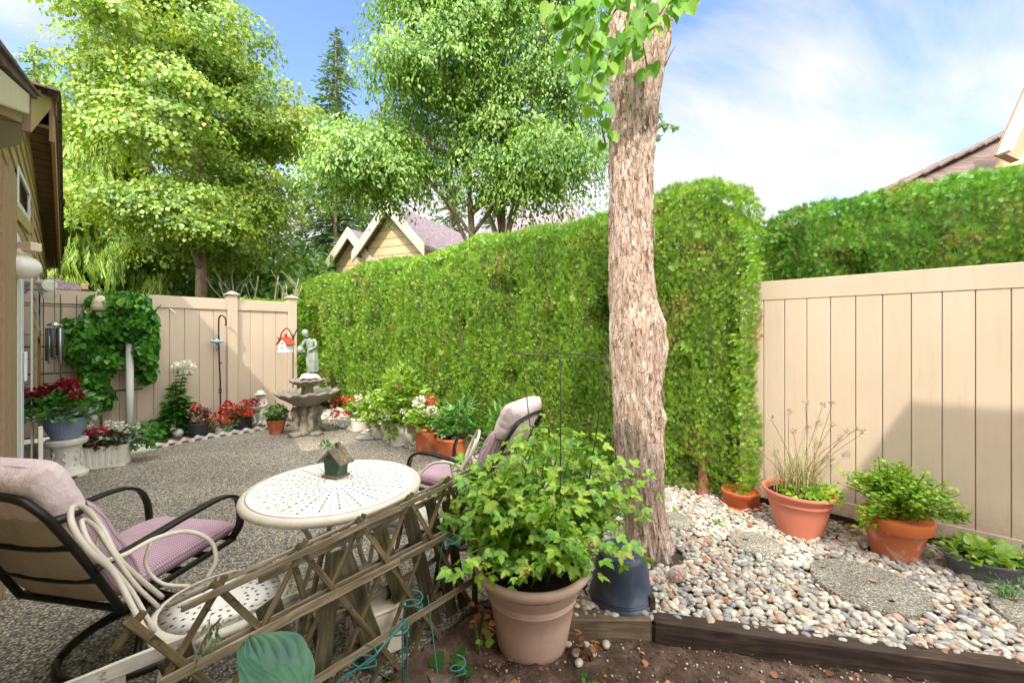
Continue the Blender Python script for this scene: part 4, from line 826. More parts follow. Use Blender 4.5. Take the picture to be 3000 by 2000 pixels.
# leafy shoots hanging into the top of the picture (heart shaped leaves)
P, A, N_, S = [], [], [], []; tw = MB()
def shoot(pts, n, size, wd=.05, yv=None):
    c = curve([Vector(p)-Vector((1.0, TY, 0)) for p in pts], 6); k = len(c)-1; tw.tube(c, [.006-.004*i/k for i in range(k+1)], 5)
    for i in range(n):
        q = c[int(k*(i+.5)/n)]; s_ = Vector((random.choice([-1, 1])*random.uniform(.2, 1), random.uniform(-1, .3), random.uniform(-.4, .3))).normalized(); b = q+s_*random.uniform(.015, wd)
        P.append(tuple(b)); A.append((s_.x*.5+random.gauss(0, .2), random.gauss(-.1, .2), -.95)); N_.append((random.gauss(0, .55), -1, .35+random.gauss(0, .3))); S.append(size*random.uniform(.75, 1.15))
def Q(px, py, y): return tuple(aty(px, py, y))
for spec in [((1400, -30, 2.5), (1330, 60, 2.45), (1300, 130, 2.45), 9), ((1440, -20, 2.5), (1385, 80, 2.45), (1350, 220, 2.4), 12), ((1460, 30, 2.5), (1400, 130, 2.45), (1372, 260, 2.45), 10), ((1420, -40, 2.4), (1330, 20, 2.4), (1280, 60, 2.4), 9),
             ((1480, 60, 2.55), (1440, 90, 2.5), (1400, 170, 2.5), 8), ((1500, -20, 2.4), (1470, 40, 2.4), (1440, 110, 2.4), 9), ((1560, -40, 2.4), (1530, 10, 2.4), (1490, 70, 2.4), 8), ((1600, -60, 2.4), (1575, -10, 2.4), (1555, 30, 2.4), 6),
             ((1390, 330, 2.6), (1378, 270, 2.5), (1365, 200, 2.45), 5), ((1350, 20, 2.4), (1300, 40, 2.4), (1265, 10, 2.4), 8), ((1390, -30, 2.45), (1350, -10, 2.45), (1320, 100, 2.45), 10), ((1490, 170, 2.55), (1480, 120, 2.5), (1470, 60, 2.5), 4), ((1360, 60, 2.4), (1345, 120, 2.4), (1330, 170, 2.4), 8)]:
    shoot([Q(*s) for s in spec[:3]], int(spec[3]*1.6), .086)
scatter('hanging_leaves', *HEART, P, A, N_, S, M['leaf_big'], t); tw.build('twigs', M['twig'], t, smooth=True)
P, A, N_, S = [], [], [], []; tw = MB()
for spec in [((1500, 300, 3.1), (1530, 285, 3.1), (1560, 296, 3.1), 12), ((1503, 255, 3.1), (1518, 275, 3.1), (1535, 300, 3.1), 8), ((1500, 330, 3.1), (1512, 315, 3.1), (1525, 310, 3.1), 5)]: shoot([Q(*s) for s in spec[:3]], spec[3], .045, .02)
shoot([Q(1528, 150, 2.75), Q(1540, 125, 2.75), Q(1552, 105, 2.75)], 0, .01)
scatter('side_leaves', *LEAF, P, A, N_, S, M['mid'], t); tw.build('side_twigs', M['twig'], t, smooth=True)

# ================================================================ houses beyond
def gable_front(t, x, y0, y1, w, ze, zp, ov=.35):
    """gable volume: front at y0 facing the camera side, ridge along local y at x"""
    m = MB().prism([(x-w, 0), (x+w, 0), (x+w, ze), (x, zp), (x-w, ze)], 'y', y0, y1); b = m.build('gable_wall', M['stucco'], t)
    pitch = (zp-ze)/w
    for k in range(9):
        z = ze-1.2+k*.28; hw = w if z < ze else w*(zp-z)/(zp-ze)
        if hw > .1: MB().box(x-hw+.02, x+hw-.02, y0-.006, y0+.01, z, z+.02).build('siding_line', M['trim'], t)
    for s in (-1, 1):
        a = (x, zp+.02); bb = (x+s*(w+ov), ze-pitch*ov+.02)
        MB().add([(a[0], y0-ov, a[1]), (bb[0], y0-ov, bb[1]), (bb[0], y1, bb[1]), (a[0], y1, a[1]), (a[0], y0-ov, a[1]+.12), (bb[0], y0-ov, bb[1]+.12), (bb[0], y1, bb[1]+.12), (a[0], y1, a[1]+.12)],
                 [(0,1,2,3), (4,7,6,5), (0,4,5,1), (1,5,6,2), (2,6,7,3), (3,7,4,0)]).build('roof_slope', M['shingle2'], t)
        MB().add([(a[0], y0-ov-.06, a[1]-.24), (bb[0], y0-ov-.06, bb[1]-.24), (bb[0], y0-ov-.06, bb[1]+.15), (a[0], y0-ov-.06, a[1]+.15), (a[0], y0-ov-.005, a[1]-.24), (bb[0], y0-ov-.005, bb[1]-.24), (bb[0], y0-ov-.005, bb[1]+.15), (a[0], y0-ov-.005, a[1]+.15)],
                 [(0,1,2,3), (4,7,6,5), (0,4,5,1), (1,5,6,2), (2,6,7,3), (3,7,4,0)]).build('barge_board', M['cream'], t)
t = thing('house', 'distant tan house with two cream trimmed gables above the hedge', 'house', (-5.0, 14.6, 0), R(-24))
gable_front(t, -.75, 0, 5, 1.0, 4.1, 5.15); gable_front(t, 1.25, -.3, 6, 1.15, 4.55, 5.75)
MB().add([(2.2, 1.6, 4.5), (7.5, 1.6, 4.5), (7.5, 7, 4.5), (2.2, 7, 4.5), (3.6, 4.2, 6.5), (6.2, 4.2, 6.5)], [(0, 1, 5, 4), (1, 2, 5), (2, 3, 4, 5), (3, 0, 4), (0, 3, 2, 1)]).build('roof', M['shingle2'], t)
MB().box(2.4, 7.3, 1.9, 6.7, 0, 4.49).build('wall', M['stucco'], t); MB().tube([(3.9, 2.9, 5.6), (3.9, 2.9, 6.3)], .07, 12).build('vent_pipe', M['galv'], t, smooth=True)
t = thing('house', 'neighbouring house with brown shingle roof rising above the right hedge', 'house', (6.0, 7.0, 0))
c0, c1, ap, c2, c3 = (0, 0, 3.75), (6.6, -2.6, 3.75), (5.3, 1.5, 6.15), (10, 4, 3.75), (2, 6, 3.75)
MB().add([c0, c1, ap, c2, c3], [(0, 1, 2), (1, 3, 2), (3, 4, 2), (4, 0, 2), (0, 4, 3, 1)]).build('roof', M['shingle'], t)
MB().add([(.5, .4, 0), (6.4, -2.0, 0), (9.4, 3.8, 0), (2.3, 5.5, 0), (.5, .4, 3.74), (6.4, -2.0, 3.74), (9.4, 3.8, 3.74), (2.3, 5.5, 3.74)], [(0, 1, 5, 4), (1, 2, 6, 5), (2, 3, 7, 6), (3, 0, 4, 7)]).build('wall', M['stucco'], t)
hp = MB()
for i in range(13):
    q0 = Vector(c0).lerp(Vector(ap), i/13*.97); q1 = Vector(c0).lerp(Vector(ap), (i/13+.075)*.97); hp.beam(q0+Vector((0, -.02, .03)), q1+Vector((0, -.02, .055)), .3, .03)
hp.build('hip_caps', M['shingle'], t)
P0 = aty(2306, 352, 6.3)-Vector((6.0, 7, 0)); P1 = aty(2400, 140, 6.3)-Vector((6.0, 7, 0))
MB().beam(P0, P1, .05, .17, up=(0, 1, 0)).build('barge_board', M['cream'], t)
MB().beam(P0+Vector((.16, .1, -.03)), P1+Vector((.16, .1, -.03)), .3, .12, up=(0, 1, 0)).build('barge_soffit', M['trim'], t)
MB().add([P0+Vector((.2, .3, -.1)), P0+Vector((2.2, .3, -.1)), P1+Vector((2.2, .3, -.1)), P1+Vector((.2, .3, -.1))], [(0, 1, 2, 3)]).build('gable_wall', M['stucco'], t)
# ================================================================ pots
def pot_mesh(rt, rb, h, rim=.03, lip=.012, wall=.012, n=48, bands=(), sx=1, sy=1, bulge=0, wob=None, fill=.04):
    pr = [(rb*.9, 0), (rb, .004)]; k = 10
    for i in range(1, k): 
        f = i/k; r = rb+(rt-lip-rb)*f+bulge*sin(pi*f); pr.append((r, (h-rim)*f))
    pr += [(rt-lip, h-rim), (rt, h-rim+.004), (rt, h-.004), (rt-.004, h), (rt-wall, h), (rt-wall-.003, h-.01), (rt-wall-.008, h-fill-.02)]
    for b in bands:
        z = (h-rim)*b; r = rb+(rt-lip-rb)*b+bulge*sin(pi*b); pr += [(r+.0, z-.010), (r+.006, z-.005), (r+.006, z+.004), (r, z+.009)]
    body = sorted([p for p in pr if p[1] <= h-rim+1e-6 and p[0] > wall and pr.index(p) < 12 or (bands and p in pr[19:])], key=lambda p: p[1]) if bands else pr[:12]
    pr = body+pr[12:19] if not bands else body+[q for q in pr[12:19] if q not in body]
    return MB().lathe(pr, n, sx=sx, sy=sy, wob=wob)
def foliage(t, name, tpl, n, c, rad, size, mat, up=.5, seed=0, flat=.5, stems=0, stem_mat='stem', shell=.8, stem_base=(0, 0, 0), smooth=False, zmin=None):
    r = np.random.default_rng(seed+100); d = unit_r(r, n); q = r.random(n)**(1/3*shell+.1); c = np.array(c); rad = np.array(rad) if hasattr(rad, '__len__') else np.array([rad]*3)
    P = c+d*rad*q[:, None]; P += np.array([[.07*rad[0]*noise.noise((p[0]*9, p[1]*9, p[2]*9)), 0, .12*rad[2]*noise.noise((p[0]*8+4, p[1]*8, p[2]*8))] for p in P])
    if zmin is not None: P[:, 2] = np.maximum(P[:, 2], zmin)
    A = d*np.array([1, 1, .35])+np.array([0, 0, up])*r.random((n, 1))+r.normal(size=(n, 3))*.35; N_ = np.array([0, 0, 1])+d*flat+r.normal(size=(n, 3))*.4
    o = scatter(name, *tpl, P, A, N_, size*r.uniform(.6, 1.25, n), M[mat], t, smooth)
    if stems:
        m = MB()
        for i in range(stems):
            e = c+unit_r(r, 1)[0]*rad*.75; b = np.array(stem_base)+np.array([r.normal()*rad[0]*.15, r.normal()*rad[1]*.15, 0]); mid = (b+e)/2+np.array([0, 0, .15*rad[2]])
            m.tube(curve([b, mid, e], 4), .004 if rad[0] < .25 else .005, 5)
        m.build('stems', M[stem_mat], t, smooth=True)
    return o
def unit_r(r, n): d = r.normal(size=(n, 3)); return d/np.linalg.norm(d, axis=1, keepdims=True)
def flowerhead(t, c, rad, mat, n=46, seed=0, size=None, name='flower', flat=.8):
    r = np.random.default_rng(seed+int(abs(c[0]*1000))+int(abs(c[2]*777))); d = unit_r(r, n); P = np.array(c)+d*rad*np.array([1, 1, flat])*r.uniform(.55, 1, (n, 1))
    return scatter(name, *PETAL, P, d+r.normal(size=(n, 3))*.5, r.normal(size=(n, 3)), (size or rad*.62)*r.uniform(.7, 1.2, n), M[mat], t)
def soil_disc(t, r, z, sx=1, sy=1): return MB().lathe([(r, z-.004), (r*.6, z+.004), (.0001, z+.006)], 28, sx=sx, sy=sy, wob=lambda a, i: 0).build('soil', M['potsoil'], t, smooth=True)

# ---- large faded pink pot with leafy shrub and wire cage
BP = (.105, 2.14, -.105)
t = thing('potted_shrub', 'large faded pink pot with bushy yellowing green shrub in the foreground', 'potted plant', BP)
pr = [(.165, 0), (.178, .012), (.186, .05), (.205, .16), (.222, .262), (.232, .268), (.228, .276), (.228, .282), (.238, .288), (.235, .296), (.235, .302), (.248, .31), (.256, .36), (.275, .372), (.292, .388), (.302, .402), (.304, .416), (.299, .428), (.288, .434), (.274, .43), (.266, .41), (.256, .37), (.25, .35)]
p_ = MB().lathe(pr, 72); p_.build('pot', M['pinkpot'], t, auto=50)
soil_disc(t, .262, .365)
rs = np.random.default_rng(5)
P, A, N_, S = [], [], [], []; st = MB()
def addleaf(p, a, n, s): P.append(p); A.append(a); N_.append(n); S.append(s)
for i in range(120):
    b = np.array([rs.normal()*.07, rs.normal()*.07, .37]); th = rs.uniform(0, 2*pi); lean = rs.random()**.6
    hh = rs.uniform(.35, .88)*(1.0-.42*lean); e = b+np.array([cos(th)*lean*.46+.06, sin(th)*lean*.34, hh*1.0])
    if i < 22: e = b+np.array([rs.uniform(-.4, .62), -rs.uniform(.05, .24), rs.uniform(.12, .3)])
    md = (b+e)/2+np.array([0, 0, .10]); c = curve([b, md, e], 5); st.tube(c, [.0045-.003*j/(len(c)-1) for j in range(len(c))], 5)
    k = len(c)-1
    for j in range(24):
        q = c[min(k, 3+int((k-2)*j/23))]; d = Vector((rs.normal(), rs.normal(), rs.normal()*.45)).normalized(); p = Vector(q)+d*rs.uniform(.02, .105)
        addleaf(tuple(p), (d.x*.8, d.y*.8-.1, -.25+rs.normal()*.25), (rs.normal()*.45, -.35+rs.normal()*.4, .95), rs.uniform(.034, .068)*(1.25 if rs.random() < .2 else 1))
    for j in range(2): st.tube([tuple(c[-3]), tuple(Vector(c[-3])+Vector((rs.normal()*.06, rs.normal()*.06, rs.normal()*.04)))], .0018, 4)
scatter('foliage', *TRI, P, A, N_, S, M['plant'], t); st.build('stems', M['stem'], t, smooth=True)
cg = thing('plant_cage', 'tall rusty wire hoop cage standing in the large faded pink pot', 'plant support', (.26, 2.2, .26)); m = MB()
def ring(m, c, r, z, th=.0028, n=40, tilt=0): m.tube([(c[0]+r*cos(2*pi*k/n), c[1]+r*sin(2*pi*k/n), z+tilt*cos(2*pi*k/n)) for k in range(n+1)], th, 6, False)
ring(m, (0, 0), .245, 1.13, tilt=-.012); ring(m, (0, 0), .20, .79, tilt=.02); ring(m, (0, 0), .15, .45)
for a in (2.55, -.35, 4.6): m.tube([(.247*cos(a), .247*sin(a), 1.14), (.2*cos(a), .2*sin(a), .79), (.15*cos(a), .15*sin(a), .45), (.10*cos(a), .10*sin(a), .02)], .003, 6)
m.build('hoops', M['wire'], cg, smooth=True)
# dark blue upturned tub
t = thing('upturned_tub', 'dark blue plastic tub standing upside down behind the large pink pot', 'tub', (.62, 2.33, .01))
MB().lathe([(.166, 0), (.178, .003), (.181, .012), (.177, .022), (.171, .028), (.171, .034), (.173, .038), (.167, .045), (.152, .15), (.14, .24), (.134, .262), (.12, .27), (.0001, .272)], 64).build('shell', M['navypot'], t, auto=45)
MB().tube([(.17*cos(a/30*pi*.9-2.8), .17*sin(a/30*pi*.9-2.8), .05) for a in range(31)], .003, 6).build('rim_ridge', M['navypot'], t, smooth=True)
# painted stone by the trunk
p = at(1632, 1283, .05); t = thing('painted_stone', 'flat round stone painted with a pink flower leaning at the foot of the big tree', 'painted stone', (.985, 2.44, .045), R(10))
MB().ball((0, 0, .03), .062, 20, 1, .35, .85).build('stone', M['painted'], t, smooth=True)
for i in range(5):
    a = i*2*pi/5; MB().ball((.02*cos(a), -.0215, .034+.02*sin(a)), .011, 10, 1, .25, 1).build('petal', plain('pink paint', 'd9a3a4', .6, .1) if i == 0 else bpy.data.materials['pink paint'], t, smooth=True)
MB().ball((0, -.0245, .034), .006, 10, 1, .4, 1).build('flower_centre', plain('yellow paint', 'd8b04a', .6, .1), t, smooth=True)
for dx, dz in ((-.035, -.01), (.03, -.02), (.035, .055), (-.03, .06)): MB().ball((dx, -.018, .03+dz*.7), .004, 8).build('dot', M['beads'], t, smooth=True)

# ---- pots along the right fence
t = thing('potted_grass', 'salmon pink pot with dry ornamental grass and seed heads by the fence', 'potted plant', (2.17, 3.1, -.02))
MB().lathe([(.125, 0), (.132, .004), (.135, .02), (.158, .10), (.186, .20), (.2, .262), (.206, .266), (.208, .29), (.214, .294), (.222, .318), (.238, .33), (.242, .342), (.238, .352), (.226, .352), (.214, .338), (.205, .3)], 64).build('pot', M['salmon'], t, auto=50)
soil_disc(t, .208, .31)
r = np.random.default_rng(9); m = MB(); hd = []
for i in range(190):
    th = r.uniform(0, 2*pi); ln_ = r.uniform(.2, .52); sp_ = r.random()**.8*.36; b = Vector((r.normal()*.05, r.normal()*.05, .31)); e = b+Vector((cos(th)*sp_+.02, sin(th)*sp_*.7, ln_*(1-.8*sp_)))
    md = (b+e)/2+Vector((0, 0, .07)); c = curve([b, md, e+Vector((0, 0, -.05*r.random()))], 4); kk = len(c)-1
    w = .0035; 
    for j in range(kk):
        s_ = Vector((-sin(th), cos(th), 0)); w0, w1 = w*(1-j/kk*.8), w*(1-(j+1)/kk*.8); m.add([c[j]-s_*w0, c[j]+s_*w0, c[j+1]+s_*w1, c[j+1]-s_*w1], [(0, 1, 2, 3)])
m.build('grass_blades', M['straw'], t)
m = MB()
for (px, py) in [(1812, 945), (1850, 925), (1890, 930), (1912, 925), (1912, 975), (1945, 990), (1965, 985), (1985, 992), (1930, 1005), (1770, 960), (1738, 1030), (1870, 1010), (1905, 1045), (1822, 990)]:
    e = aty(px, py, 3.1+random.uniform(-.1, .1))-Vector((2.17, 3.1, -.02)); b = Vector((random.gauss(0, .04), random.gauss(0, .04), .31)); md = b.lerp(e, .5)+Vector((random.uniform(-.03, .03), 0, .04))
    m.tube(curve([b, md, e], 5), .0018, 5); hd.append(tuple(e))
m.build('flower_stalks', M['twig'], t, smooth=True)
P, A = [], []
for e in hd:
    d = unit_r(r, 26); P += list(np.array(e)+d*.008); A += list(d+np.array([0, 0, .5]))
scatter('seed_heads', *NARROW, P, A, r.normal(size=(len(P), 3)), .022*np.ones(len(P)), leafmat('seed heads', [(0, (.28, .2, .12)), (1, (.62, .52, .36))], .2), t)
foliage(t, 'foliage', LEAF, 420, (.06, -.06, .345), (.21, .17, .06), .035, 'mintl', .6, 4)
t = thing('potted_herb', 'stained terracotta pot with bright bushy herb by the fence', 'potted plant', (2.6, 2.78, -.02))
MB().lathe([(.115, 0), (.122, .005), (.13, .06), (.148, .14), (.166, .222), (.169, .228), (.182, .232), (.186, .25), (.19, .29), (.186, .298), (.174, .297), (.168, .28), (.16, .24)], 60, wob=lambda a, i: .006*sin(3*a+i)).build('pot', M['oldterra'], t, auto=50)
MB().lathe([(.1835, .226), (.1895, .2275), (.193, .25), (.197, .286), (.192, .3005), (.186, .2995)], 60, wob=lambda a, i: .006*sin(3*a+10)+.006*sin(9*a)).build('rim', plain('rim terracotta', 'b4602f', .85, .15, 9, .4, 50, .003), t, auto=60)
soil_disc(t, .165, .27)
r = np.random.default_rng(12); P, A, N_, S = [], [], [], []; m = MB()
for i in range(125):
    th = r.uniform(0, 2*pi); sp_ = r.random()**.7; b = Vector((r.normal()*.05, r.normal()*.05, .27)); e = b+Vector((cos(th)*sp_*.32+.01, sin(th)*sp_*.24, .09+.27*(1-sp_*.6)*r.uniform(.7, 1.3)))
    if i < 9: e = Vector((.34+.05*r.random(), -.10, .27+.09*r.random()))
    elif i < 18: e = Vector((-.28, -.12+.1*r.random(), .22+.15*r.random()))
    c = curve([b, (b+e)/2+Vector((0, 0, .04)), e], 6); m.tube(c, .0022, 5)
    for q in c[2:]:
        for s_ in range(4):
            d = Vector((r.normal(), r.normal(), r.normal()*.5)).normalized(); P.append(tuple(q+d*.013)); A.append(tuple(d+Vector((0, 0, .2)))); N_.append((r.normal()*.4, r.normal()*.4, 1)); S.append(r.uniform(.016, .032))
scatter('foliage', *LEAF, P, A, N_, S, M['mintl'], t); m.build('stems', M['twig'], t, smooth=True)
t = thing('planter', 'small oval grey embossed planter with trailing ivy at the right edge', 'potted plant', (2.9, 2.52, 0), R(-30))
MB().lathe([(.095, 0), (.10, .004), (.105, .02), (.125, .09), (.142, .118), (.146, .12), (.15, .13), (.148, .137), (.14, .137), (.134, .12), (.125, .1)], 60, sx=1.3, sy=.9).build('pot', M['greypot'], t, auto=50)
m = MB()   # embossed scales
for row in range(4):
    for k in range(26):
        a = 2*pi*(k+.5*(row % 2))/26; z = .025+row*.022; rr = .106+.026*(z/.11)
        pts = [((rr+.0015)*1.3*cos(a+x), (rr+.0015)*.9*sin(a+x), z+y) for x, y in ((-.115, .012), (-.07, -.002), (0, -.009), (.07, -.002), (.115, .012))]; m.tube(pts, .0014, 4)
m.build('embossing', M['greypot'], t, smooth=True); soil_disc(t, .13, .115, 1.3, .9)
foliage(t, 'foliage', HEART, 150, (0, 0, .165), (.2, .14, .055), .052, 'lime', .4, 3); foliage(t, 'ivy', NARROW, 130, (.04, -.03, .15), (.28, .19, .07), .05, 'mid', .4, 8)
t = thing('grass_tuft', 'tuft of thin green grass growing out of the pebbles below the grey planter', 'grass', (2.78, 2.3, 0)); m = MB(); r = np.random.default_rng(3)
for i in range(60):
    th = r.uniform(0, 2*pi); L = r.uniform(.08, .2); b = Vector((r.normal()*.02, r.normal()*.015, 0)); e = b+Vector((cos(th)*L*.8, sin(th)*L*.5, L*.55)); c = curve([b, (b+e)/2+Vector((0, 0, .04)), e], 4); s_ = Vector((-sin(th), cos(th), 0))*.002
    for j in range(len(c)-1): m.add([c[j]-s_, c[j]+s_, c[j+1]+s_*.6, c[j+1]-s_*.6], [(0, 1, 2, 3)])
m.build('blades', M['mid'], t)
t = thing('plant_saucers', 'low orange terracotta pot in its saucer against the fence corner', 'saucer pot', (2.0, 3.58, 0.0), 0)
MB().lathe([(.14, .0), (.156, .004), (.163, .03), (.158, .032), (.15, .012), (.0001, .011)], 48, sx=1.05).build('saucer', M['terra2'], t, auto=50)
MB().lathe([(.12, .014), (.128, .02), (.14, .11), (.145, .114), (.148, .14), (.143, .145), (.134, .142), (.125, .11), (.0001, .105)], 48, sx=1.05).build('pot', M['terra2'], t, auto=50)
for i, (px, py) in enumerate([(1655, 1205), (1350, 1570), (1905, 1530), (1720, 1500), (1658, 1475)]):
    z = 0.02 if py < 1300 else -.09; p = at(px, py, z); t = thing('weed_seedling', ['tiny weed sprouting among sunlit pebbles', 'seedling leaves on the soil at the bottom edge', 'small weed in the soil right of centre', 'tiny seedling on bare soil', 'seedling near the dark timber'][i], 'weed', p)
    foliage(t, 'foliage', LEAF, 16, (0, 0, .015), (.03, .03, .012), .024, 'mid', .6, 40+i)

# ================================================================ far flower pots
def potted(label, x, y, pot_mat, rt, rb, h, fol, heads, bands=(), z=0, name='potted_geranium', group=None, rim=.035):
    t = thing(name, label, 'potted plant', (x, y, z), 0, group)
    pot_mesh(rt, rb, h, rim=rim, lip=.01).build('pot', M[pot_mat], t, auto=50); soil_disc(t, rt-.02, h-.035)
    for f in fol: foliage(t, 'foliage', *f[:1], *f[1:])
    for i, (dx, dy, dz, rr, mt) in enumerate(heads):
        flowerhead(t, (dx, dy, dz), rr, mt, 60 if rr > .03 else 30, i)
        MB().tube([(dx*.4, dy*.4, h-.03), (dx, dy, dz-rr*.5)], .0025, 5).build('flower_stalk', M['stem'], t)
    return t
potted('white pot of red and white geraniums nearest the fountain', -2.38, 6.42, 'whitepot', .15, .125, .21,
       [(LEAF, 420, (0, 0, .34), (.24, .2, .16), .055, 'lime', .6, 1)], [(-.33, -.05, .48, .055, 'fred'), (-.2, -.08, .5, .06, 'fred'), (-.35, -.1, .28, .06, 'fred'), (-.16, -.15, .3, .04, 'fred'), (.0, -.08, .52, .05, 'fwhite'), (.14, -.1, .44, .045, 'fwhite'), (.02, -.12, .42, .05, 'fwhite'), (-.08, -.02, .5, .035, 'fred'), (-.42, 0, .40, .05, 'fred')])
potted('white pot overflowing with lime leaves between two other white pots', -1.93, 6.02, 'whitepot', .15, .12, .24,
       [(TRI, 330, (0, -.02, .4), (.3, .24, .24), .085, 'lime', .3, 2)], [(-.02, -.2, .36, .035, 'fwhite')], name='potted_plant')
potted('tall white painted can with one white flower and trailing lime leaves', -1.50, 5.62, 'whitepot', .165, .155, .31,
       [(TRI, 560, (.02, 0, .56), (.34, .3, .34), .095, 'lime', .3, 3), (NARROW, 260, (-.05, .05, .82), (.25, .2, .25), .12, 'lime', .8, 33), (TRI, 90, (-.1, -.13, .3), (.14, .06, .2), .07, 'lime', -.4, 34)], [(-.16, -.25, .42, .045, 'fwhite'), (.08, -.28, .5, .035, 'fwhite'), (.0, -.2, .8, .03, 'fpink')], name='potted_plant')
potted('big terracotta pot with white and red geraniums beside the white can', -1.06, 5.22, 'terra', .195, .15, .34,
       [(LEAF, 620, (-.02, -.02, .43), (.26, .22, .13), .06, 'lime', .4, 5)], [(-.10, -.1, .66, .07, 'fwhite'), (.03, -.05, .68, .06, 'fred'), (.06, -.12, .55, .06, 'fwhite'), (-.02, -.14, .53, .045, 'fwhite')])
potted('terracotta pot with dark leaved plant half hidden behind the patio chairs', -.72, 4.95, 'terra2', .19, .15, .27,
       [(TRI, 260, (.05, 0, .42), (.26, .22, .2), .075, 'mid', .4, 6), (NARROW, 120, (.1, 0, .55), (.2, .16, .2), .1, 'mid', .8, 61)], [(.1, -.1, .45, .03, 'fdark')], name='potted_plant')
for i, (x, y, s, l) in enumerate([(-1.72, 6.0, .09, 'flat grey rock between the white pots'), (-1.2, 5.75, .12, 'flat rock behind the tall white can'), (-2.1, 5.85, .10, 'flat rock in front of the small white pot'), (-2.75, 6.9, .16, 'largest flat rock on the pebbles behind the fountain'), (-.85, 5.55, .1, 'flat rock under the hedge behind the terracotta pots')]):
    m = MB().lathe([(s, 0), (s*1.05, .02), (s*.9, .045), (s*.5, .055), (.0001, .052)], 18, (0, 0, 0), 1.25, .85, wob=lambda a, k: .12*sin(2*a+i)+.08*sin(5*a+i*2)); o = m.build('flat_rock', M['stonesm'], smooth=True); o.location = (x, y, .0); tag(o, l, 'rock')
for i, (px, py, yy) in enumerate([(985, 945, 6.6), (1075, 930, 5.7), (1150, 1000, 5.0), (760, 870, 8.4)]):
    p = aty(px, py, yy); t = thing('border_plant', ['loose green perennial against the hedge behind the terracotta pot', 'tall leafy perennial left of the pink patio chair', 'leafy perennial right behind the pink chair back', 'rust coloured perennial between fountain and hedge'][i], 'plant', (p.x, p.y, 0))
    foliage(t, 'foliage', NARROW if i < 3 else LEAF, 260 if i < 3 else 150, (0, 0, .3), (.28, .25, .34) if i < 3 else (.18, .2, .3), .13 if i < 3 else .07, 'lime' if i == 0 else ('mid' if i < 3 else 'rust'), .7, 50+i, stems=8, zmin=.02)

# ================================================================ fountain with statue
FC = at(706, 993); FC = Vector((FC.x, 6.2, 0)); FC.x = (706-HX)/F*6.2
t = thing('fountain', 'grey mossy two tiered stone fountain with scalloped bowls', 'fountain', FC, R(20))
m = MB()
for k in range(4):  # four splayed feet
    a = pi/4+k*pi/2; d = Vector((cos(a), sin(a), 0)); s_ = Vector((-sin(a), cos(a), 0))
    m.add([d*.27-s_*.07, d*.27+s_*.07, s_*.10, -s_*.10, d*.26-s_*.06+Vector((0, 0, .05)), d*.26+s_*.06+Vector((0, 0, .05)), s_*.09+Vector((0, 0, .08)), -s_*.09+Vector((0, 0, .08))], [(0,1,2,3), (4,7,6,5), (0,4,5,1), (1,5,6,2), (2,6,7,3), (3,7,4,0)])
m.lathe([(.17, 0), (.18, .05), (.14, .08), (.105, .12), (.11, .2), (.145, .3), (.16, .36), (.13, .42), (.11, .45)], 40, wob=lambda a, i: .10*sin(6*a)+.05*sin(13*a+i))
m.build('pedestal', M['stone'], t, smooth=True)
for k in range(4):    # carved scrolls
    a = k*pi/2+.4; m = MB(); d = Vector((cos(a), sin(a), 0))
    m.tube(curve([d*.13+Vector((0, 0, .05)), d*.17+Vector((0, 0, .14)), d*.15+Vector((0, 0, .25)), d*.20+Vector((0, 0, .36)), d*.15+Vector((0, 0, .40))], 4), [.05]*4+[.04]*4+[.045]*4+[.035]*5, 10); m.build('scroll', M['stone'], t, smooth=True)
def scallop(n, amp): return lambda a, i: amp*abs(sin(n*a/2))*min(1, i/3)
def bowl(z, Rr, dep, n, nm, drop):
    pr = [(Rr*.22, z-dep), (Rr*.36, z-dep*.95), (Rr*.62, z-dep*.62), (Rr*.86, z-dep*.28), (Rr*.97, z-.05*Rr), (Rr, z), (Rr*.97, z+.02), (Rr*.88, z-.005), (Rr*.6, z-dep*.45), (Rr*.2, z-dep*.62), (.0001, z-dep*.62)]
    N = 120; m = MB(); m.lathe(pr, N)
    for i in range(len(pr)):
        for k in range(N):
            a = 2*pi*k/N; x, y, zz2 = m.v[i*N+k]; w = min(1, i/3) if i < 8 else max(0, 1-(i-7)/2); s_ = abs(cos(n*a/2)); q = 1-.10*w*(1-s_); nz = noise.noise((x*9, y*9, zz2*9))*.006
            m.v[i*N+k] = (x*q+nz, y*q+nz, zz2-drop*w*(1-s_)*(.6 if i < 3 else 1)*(1 if i > 2 else .5)+nz)
    return m.build(nm, M['stone'], t, smooth=True)
bowl(.645, .46, .22, 14, 'lower_bowl', .035)
MB().lathe([(.10, .44), (.095, .52), (.08, .6), (.075, .72), (.1, .76)], 24, wob=lambda a, i: .08*sin(6*a)).build('neck', M['stone'], t, smooth=True)
bowl(.815, .26, .10, 12, 'upper_bowl', .02)
def skin(name, vs, es, rad, mat, parent, sub=2):
    me = bpy.data.meshes.new(name); me.from_pydata([tuple(v) for v in vs], es, []); me.materials.append(mat); o = bpy.data.objects.new(name, me); C.objects.link(o); o.parent = parent
    s_ = o.modifiers.new('skin', 'SKIN'); s_.use_smooth_shade = True
    if not me.skin_vertices: bpy.context.view_layer.objects.active = o
    for i, d in enumerate(me.skin_vertices[0].data if me.skin_vertices else []): d.radius = rad[i] if hasattr(rad[i], '__len__') else (rad[i], rad[i]); d.use_root = (i == 0)
    b = o.modifiers.new('sub', 'SUBSURF'); b.levels = b.render_levels = sub; return o
